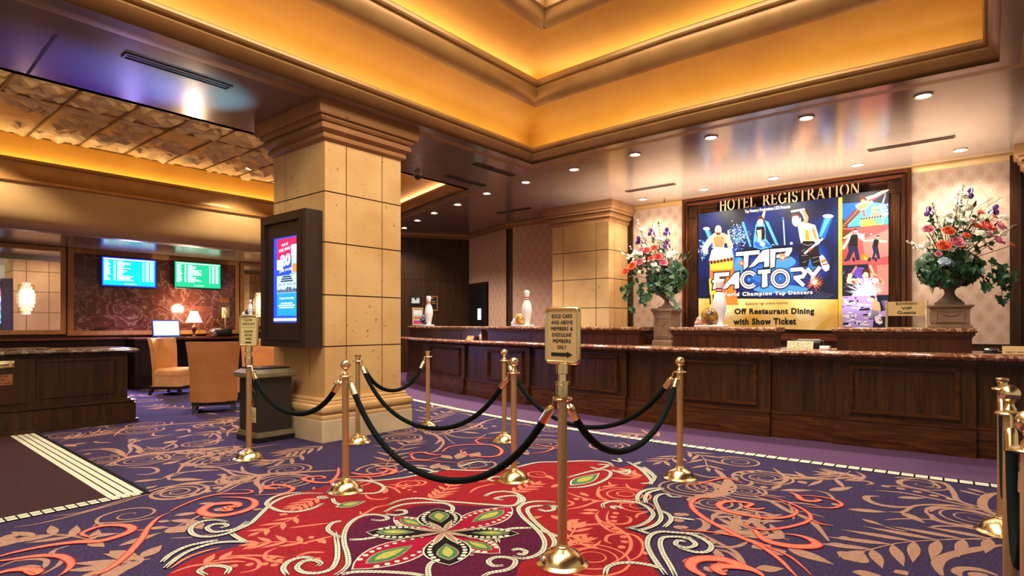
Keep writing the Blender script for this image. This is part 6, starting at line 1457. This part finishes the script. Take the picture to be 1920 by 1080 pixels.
# the gold strip between them
mb = MB(); p0, p1 = onX(1573,375,10.892), onX(1576.5,375,10.892); mb.box(10.885,10.9,p1[1]-.022,p0[1]+.008,1.19,3.40,'b_gold')
tag(mb.build('banner_pole'), 'thin golden strip standing between the two printed banners', 'strip')
# ------------------------------------------------------------------ pedestals, urns and flowers
def pedestal(x, y, z, w, h, rz, label):
    t = thing('pedestal', label, 'pedestal', (x,y,z), 'stone flower pedestals', rz); a = w/2
    mb = MB(); sq = [(-a,-a),(a,-a),(a,a),(-a,a)]
    mb.box(-a*.88,a*.88,-a*.88,a*.88,h*.1,h*.88,'pedestal'); mb.build('shaft', t, local=True)
    mb = MB(); mb.sweep([(-a,0),(0,0),(0,h*.10),(-a*.05,h*.12),(-a*.12,h*.15),(-a*.12,h*.2)], sq, 'pedestal', True); mb.build('base', t, 30, local=True)
    mb = MB(); mb.sweep([(-a*.12,h*.82),(-a*.06,h*.85),(-a*.05,h*.9),(.01,h*.92),(.012,h*.99),(0,h),(-a,h)], sq, 'pedestal', True); mb.build('cap', t, 30, local=True)
    mb = MB(); q = a*.88
    for T in (Matrix.Identity(4), Matrix.Rotation(-PI/2,4,'Z')):
        for b_ in ((-q*.72,q*.72,h*.72,h*.75),(-q*.72,q*.72,h*.24,h*.27),(-q*.72,-q*.66,h*.27,h*.72),(q*.66,q*.72,h*.27,h*.72)): mb.box(b_[0],b_[1],-q-.008,-q,b_[2],b_[3],'pedestal',T)
        mb.tube([T @ Vector((q*.5*u, -q-.004, h*(.66-.14*(1-u*u)))) for u in [-1+.2*i for i in range(11)]], a*.03, 'pedestal', 6)
    mb.build('relief', t, local=True)
    return t
def urn(x, y, z, s, label):
    t = thing('urn', label, 'urn', (x,y,z), 'stone urns')
    mb = MB(); mb.box(-.12*s,.12*s,-.12*s,.12*s,0,.03*s,'urn'); mb.build('foot', t, local=True)
    mb = MB(); mb.lathe([(.002,.03),(.11,.03),(.105,.045),(.075,.07),(.05,.10),(.042,.13),(.05,.16),(.085,.19),(.13,.23),(.15,.28),(.145,.32),(.12,.36),(.115,.375),(.14,.39),(.16,.40),(.155,.41),(.12,.40),(.11,.34),(.002,.33)], 'urn', 32, T=Matrix.Scale(s,4)); mb.build('bowl', t, 50, local=True)
RW = Vector((VX, UX, 0)); FWD = Vector((VY, UY, 0)); ZZ = Vector((0,0,1))
def frame_of(n):
    n = n.normalized(); a = ZZ.cross(n)
    if a.length < .05: a = Vector((1,0,0))
    a.normalize(); return Matrix((a, n.cross(a), n)).transposed()
def petal_patch(mb, R, c, r, a0, wid, prof, m):
    # prof: list of (radius factor, height factor) from the base to the tip
    V = []; nu = 4
    for i, (q, h) in enumerate(prof):
        t = i/(len(prof)-1); ww = wid*(.55+.75*math.sin(PI*min(1,.12+.75*t)))*(1 if i < len(prof)-1 else .7)
        for j in range(nu+1):
            s = -1+2*j/nu; a = a0+s*ww; k = 1-.10*abs(s)
            V.append(c + R @ Vector((r*q*math.cos(a)*k, r*q*math.sin(a)*k, r*h*(1-.06*abs(s)))))
    F_ = [(i*(nu+1)+j,i*(nu+1)+j+1,(i+1)*(nu+1)+j+1,(i+1)*(nu+1)+j) for i in range(len(prof)-1) for j in range(nu)]
    mb.add(V, F_, m)
def rose(t, c, r, n, m, rr):
    mb = MB(); r *= .86; n = (n + ZZ*.35).normalized(); R = frame_of(n)
    for k, (num, q, h, cu) in enumerate(((3,.28,.62,.0),(4,.48,.62,.05),(5,.74,.56,.14),(6,1.0,.40,.22))):
        for i in range(num):
            petal_patch(mb, R, c, r, 2*PI*i/num+k*.6+rr.uniform(-.1,.1), PI/num*1.15, [(.12,-.25),(q*.75,-.05),(q*.95,h*.55),(q*(1.0+cu),h),(q*(1.06+cu*1.6),h-.06)], m)
    mb.build('rose', t, 60, recalc=False)
def iris(t, c, r, n, rr):
    mb = MB(); R = frame_of(n)
    for i in range(3):
        a = 2*PI*i/3+rr.uniform(-.2,.2)
        petal_patch(mb, R, c, r, a, .55, [(.05,0),(.35,.35),(.62,.25),(.85,-.15),(.8,-.6)], 'iris')
        petal_patch(mb, R, c, r, a+PI/3, .6, [(.05,0),(.40,.4),(.48,.8),(.30,1.15),(.08,1.25)], 'iris')
    mb.add([c+R@Vector((.05*r,.0,.3*r)),c+R@Vector((-.05*r,.05*r,.3*r)),c+R@Vector((0,-.05*r,.6*r))],[(0,1,2)],'yellow')
    mb.build('iris', t, 60, recalc=False)
def blossom(mb, c, r, n, m, rr, num=5):
    R = frame_of(n); a0 = rr.uniform(0,3)
    for i in range(num): petal_patch(mb, R, c, r, a0+2*PI*i/num, PI/num*.9, [(.1,0),(.5,.12),(.85,.22),(1.0,.15)], m)
def rdir(rr, up=.3): return (Vector((rr.uniform(-1,1), rr.uniform(-1,1), rr.uniform(-.3,1)))*.6 - FWD*.8 + ZZ*up).normalized()
def cluster(t, name, c, r, m, rr, n=12, pr=.022):
    mb = MB()
    for i in range(n):
        d = rdir(rr); blossom(mb, c+d*r*rr.uniform(.5,1), pr, d, m, rr)
    mb.build(name, t, 60, recalc=False)
IVY = [(0,-.05),(.28,-.22),(.55,-.05),(.42,.22),(.62,.50),(.30,.52),(0,1.0)]
def ivy_leaf(mb, c, s, n, up, m):
    n = n.normalized(); u = (up-n*up.dot(n))
    if u.length < .05: u = Vector((.1,.2,1))
    u.normalize(); a = u.cross(n)
    for sg in (1,-1):
        V = [c+(a*sg*x+u*y)*s+n*(abs(x)*.28-y*y*.15)*s for x,y in IVY]; mb.add(V, [(0,1,2,3),(0,3,4,5,6)], m)
def arrangement(base, label, sc, fpx, data, seed, mouth_h):
    # base: point under the mouth of the urn; data positions are (metres right, metres up from mouth, metres toward the room)
    rr = random.Random(seed); t = thing('flower_arrangement', label, 'flowers', tuple(base), 'flower arrangements'); b0 = Vector(base)
    def P(a, u, f): return b0 + RW*a + ZZ*u - FWD*f
    st = MB()
    def stemto(p, w=.0035):
        q = b0+Vector((rr.uniform(-.04,.04),rr.uniform(-.04,.04),-.02)); mid = (p+q)/2+ZZ*.05; mid = q*.45+p*.55+ZZ*.02
        st.tube([q, q*.7+mid*.3+ZZ*.03, mid, p], w, 'stem', 5)
    for kind, a, u, f, r, m in data:
        p = P(a,u,f); d = (RW*a*.9 + ZZ*(u*.55+.1) - FWD*(f+.35)).normalized()
        if kind == 'rose': rose(t, p, r, d, m, rr); stemto(p-d*r*.3)
        elif kind == 'iris': iris(t, p, r, (ZZ+RW*a*.4-FWD*.2), rr); stemto(p)
        elif kind == 'cluster': cluster(t, 'blossom_cluster', p, r, m, rr, 16, r*.36); stemto(p)
        elif kind == 'spray':
            mb = MB(); q = b0+(p-b0)*.55+ZZ*.03
            for i in range(15): s_ = i/14; e = q*(1-s_)+p*s_+Vector((rr.uniform(-1,1),rr.uniform(-1,1),rr.uniform(-1,1)))*r*(1-.7*s_); blossom(mb, e, .036*(1-.6*s_)*sc, rdir(rr), m, rr)
            mb.tube([q,p],.003,'stem',5); mb.build('blossom_spray', t, 60, recalc=False); stemto(q)
        elif kind == 'bud':
            mb = MB(); d2 = (p-b0).normalized(); T = Matrix.Translation(p) @ frame_of(d2).to_4x4(); mb.lathe([(.001,-r),(r*.4,-r*.4),(r*.5,0),(r*.25,r*.8),(.001,r*1.5)], m, 10, T=T); mb.build('bud', t, 50); stemto(p-d2*r, .004)
        elif kind == 'twig':
            q = P(a-.28,u-.22,f); st.tube([q,(p+q)/2+ZZ*.03,p],.002,'twig',4)
            for i in range(4): e = q+(p-q)*(.3+.2*i); st.tube([e, e+Vector((rr.uniform(-.1,.1),rr.uniform(-.1,.1),rr.uniform(.0,.1)))],.0014,'twig',4)
    for i in range(45):
        a, u, f = rr.uniform(-.34,.34)*fpx.get('fan',1), rr.uniform(.08,.50)*fpx.get('fan',1), rr.uniform(-.1,.2); a *= .5+u
        p = P(a,u,f); d = (p-b0).normalized(); s_ = rr.uniform(.035,.07)
        w = d.cross(FWD).normalized()*s_*.16
        st.add([p-d*s_, p+w-FWD*.01, p+d*s_, p-w-FWD*.01], [(0,1,2,3)], rr.choice(('stem','leaf','leaf','leaf2')))
    st.build('stems', t, 60)
    fb = MB(); fg = MB(); pts = [P(a,u,f) for kind,a,u,f,r,m in data if kind in ('rose','cluster','iris')]
    for i in range(150):
        A, B = rr.choice(pts), rr.choice(pts); k = rr.random(); q = A*k+B*(1-k); q = q*.85+b0*.15 + Vector((rr.gauss(0,.03),rr.gauss(0,.03),rr.gauss(0,.03)))+FWD*.05
        if i % 4: ivy_leaf(fg, q, rr.uniform(.04,.065)*sc, rdir(rr), ZZ*rr.uniform(-.5,1)+RW*rr.uniform(-1,1), rr.choice(('leaf','leaf','leaf2')))
        else: blossom(fb, q-FWD*.07, rr.uniform(.016,.026)*sc, rdir(rr), 'bloom_w', rr)
    fg.build('filler_leaves', t, recalc=False); fb.build('filler_blossoms', t, 60, recalc=False)
    lv = MB()
    n, (ra_, rz_, rf), cz = fpx['mass']
    for i in range(n):
        d = Vector((rr.gauss(0,1),rr.gauss(0,1),rr.gauss(0,1))).normalized(); k = rr.uniform(.55,1)**.5
        a, u, f = d.x*ra_*k, cz+d.y*rz_*k, d.z*rf*k
        nn = (RW*d.x+ZZ*(d.y*.6+.35)-FWD*d.z-FWD*.35); ivy_leaf(lv, P(a,u,f), rr.uniform(.055,.085)*sc, nn, -ZZ*.7+RW*rr.uniform(-1,1)+FWD*rr.uniform(-.4,.4), 'leaf' if rr.random() < fpx.get('dark',.9) else 'leaf2')
    lv.build('ivy_mass', t, recalc=False)
    for trail, nl, m in fpx['trails']:
        lv = MB(); T_ = [Vector(q) for q in trail]; C_ = []
        for i in range(len(T_)-1):
            for k in range(8): s_ = k/8; C_.append(T_[i]*(1-s_)+T_[i+1]*s_)
        C_.append(T_[-1]); W_ = [P(*q) for q in C_]; lv.tube(W_, .003, 'stem', 5)
        for i in range(nl): q = W_[int(i/nl*(len(W_)-1))]; ivy_leaf(lv, q+RW*rr.uniform(-.04,.04)-FWD*rr.uniform(-.03,.05)+ZZ*rr.uniform(-.03,.03), rr.uniform(.05,.08)*sc, rdir(rr,.2), -ZZ+RW*rr.uniform(-1,1), m)
        lv.build('ivy_trail', t, recalc=False)
# right arrangement, on the VIP desk
x2, y2 = cpt(.30,.29)
pedestal(x2, y2, pz, .36, .23, cface(.30), 'low carved stone pedestal on the raised desk beside the VIP Guests sign')
urn(x2, y2, pz+.231, 1.0, 'dark stone urn on the low pedestal beside the VIP Guests sign')
mz2 = pz+.231+.39; k2 = 1091/(x2*VY+y2*UY)
pc2 = CX+F*(x2*VX+y2*UX)/(x2*VY+y2*UY); py2 = HY-(mz2-H)*k2
def q2(x, y): return ((1670+x/3.6-pc2)/k2, (py2-(340+y/3.6))/k2)
D2 = []
for kind, x, y, f, r, m in (('iris',210,225,.10,.055,''),('iris',505,100,.05,.06,''),('iris',645,215,.10,.058,''),('rose',270,365,.24,.055,'rose_o'),('rose',228,462,.26,.056,'rose_o'),('rose',512,340,.26,.07,'rose_c'),('rose',470,330,.22,.04,'rose_o'),('rose',436,290,.20,.028,'rose_o'),('rose',530,232,.15,.034,'rose_c'),('rose',366,396,.28,.036,'rose_o'),('rose',706,450,.2,.032,'rose_o'),('rose',636,256,.12,.03,'rose_c'),
    ('rose',330,462,.28,.032,'rose_o'),('rose',176,345,.16,.052,'rose_p'),('rose',305,440,.28,.062,'rose_p'),('rose',630,326,.2,.058,'rose_p'),('rose',584,426,.26,.056,'rose_p'),('rose',206,512,.24,.03,'rose_p'),('rose',520,390,.27,.03,'rose_p'),
    ('spray',436,62,.05,.05,'bloom_w'),('spray',415,150,.08,.06,'bloom_w'),('spray',250,180,.08,.05,'bloom_w'),('spray',470,30,.04,.03,'bloom_w'),('cluster',300,270,.14,.075,'bloom_w'),('cluster',440,215,.12,.07,'bloom_w'),('cluster',396,310,.2,.07,'bloom_w'),('cluster',440,402,.29,.075,'bloom_w'),('cluster',640,385,.2,.05,'bloom_w'),('cluster',672,282,.14,.06,'bloom_w'),('cluster',440,130,.08,.07,'bloom_w'),('spray',60,418,.12,.05,'bloom_w'),('cluster',160,445,.15,.05,'bloom_w'),
    ('cluster',230,590,.24,.10,'hydra'),('bud',540,165,.05,.034,'twig'),('bud',762,322,.12,.045,'twig'),('bud',250,175,.08,.025,'twig'),('bud',545,225,.1,.03,'rose_c'),('twig',700,110,-.02,0,''),('twig',780,100,-.04,0,''),('twig',760,230,0,0,'')):
    a, u = q2(x,y); D2.append((kind,a,u,f,r,m))
def tr2(*pts): return [(*q2(x,y), f) for x,y,f in pts]
arrangement((x2,y2,mz2), 'large mixed arrangement of roses, irises and ivy on the raised desk at the right', 1.0,
    {'mass':(430,(.30,.20,.25),.01),'dark':.95,'trails':[(tr2((600,560,.2),(660,650,.22),(640,740,.2),(650,835,.18)),16,'leaf'),(tr2((620,560,.15),(700,640,.15),(775,660,.12)),10,'leaf'),(tr2((250,540,.2),(160,590,.22),(150,660,.2),(190,750,.18)),16,'leaf'),(tr2((240,600,.2),(250,680,.22),(295,695,.2)),9,'leaf'),(tr2((420,600,.28),(480,680,.28),(470,730,.26)),12,'leaf'),(tr2((540,600,.27),(590,660,.27),(620,690,.25)),14,"leaf")]}, D2, 21, 0)
# left arrangement, on the tall pedestal between the desks
x1, y1 = cpt(3.43,.42)
pedestal(x1, y1, 1.016, .29, .50, cface(3.43), 'tall carved stone pedestal on the counter between two raised desks')
urn(x1, y1, 1.517, .72, 'stone urn almost hidden by ivy on the tall pedestal')
mz1 = 1.517+.28; k1 = 1091/(x1*VY+y1*UY); pc1 = CX+F*(x1*VX+y1*UX)/(x1*VY+y1*UY); py1 = HY-(mz1-H)*k1
def q1(x, y): return ((1140+x/4.5-pc1)/k1, (py1-(410+y/4.5))/k1)
D1 = []
for kind, x, y, f, r, m in (('iris',355,125,.04,.06,''),('iris',250,200,.08,.062,''),('iris',485,125,.06,.062,''),('iris',476,235,.1,.066,''),('rose',302,286,.16,.06,'rose_c'),('rose',366,266,.16,.055,'rose_c'),('rose',392,340,.2,.058,'rose_c'),('rose',264,275,.12,.045,'rose_p'),('rose',240,382,.2,.055,'rose_p'),('rose',430,388,.22,.056,'rose_p'),('rose',180,415,.2,.06,'rose_o'),('rose',130,457,.16,.055,'rose_o'),('rose',550,405,.08,.05,'rose_o'),('rose',510,440,.14,.035,'rose_o'),('rose',330,350,.2,.035,'rose_c'),('rose',474,405,.18,.034,'rose_c'),
    ('spray',240,25,.04,.06,'bloom_w'),('spray',365,30,.02,.04,'bloom_w'),('spray',420,50,.03,.06,'bloom_w'),('spray',95,265,.06,.05,'bloom_w'),('spray',180,250,.08,.05,'bloom_w'),('cluster',200,330,.16,.08,'bloom_w'),('cluster',270,110,.05,.05,'bloom_w'),('cluster',415,200,.08,.07,'bloom_w'),('cluster',520,330,.1,.09,'bloom_w'),('cluster',350,420,.24,.06,'bloom_w'),('cluster',490,345,.14,.07,'bloom_w'),('cluster',235,320,.18,.06,'bloom_w'),('bud',423,48,.03,.03,'twig')):
    a, u = q1(x,y); D1.append((kind,a,u,f,r,m))
def tr1(*pts): return [(*q1(x,y), f) for x,y,f in pts]
arrangement((x1,y1,mz1), 'mixed arrangement of roses, irises and trailing ivy on the tall pedestal', 1.0,
    {'mass':(380,(.27,.24,.24),.15),'dark':.9,'trails':[(tr1((220,520,.15),(130,570,.18),(120,650,.18),(180,780,.15)),18,'leaf'),(tr1((260,560,.2),(250,650,.22),(280,740,.2)),14,'leaf'),(tr1((450,520,.15),(490,620,.16),(540,700,.14),(575,755,.12)),18,'leaf2'),(tr1((320,560,.24),(310,640,.24),(300,700,.22)),12,'leaf'),(tr1((430,480,.16),(520,490,.14),(560,480,.1)),10,"leaf2")]}, D1, 33, 0)
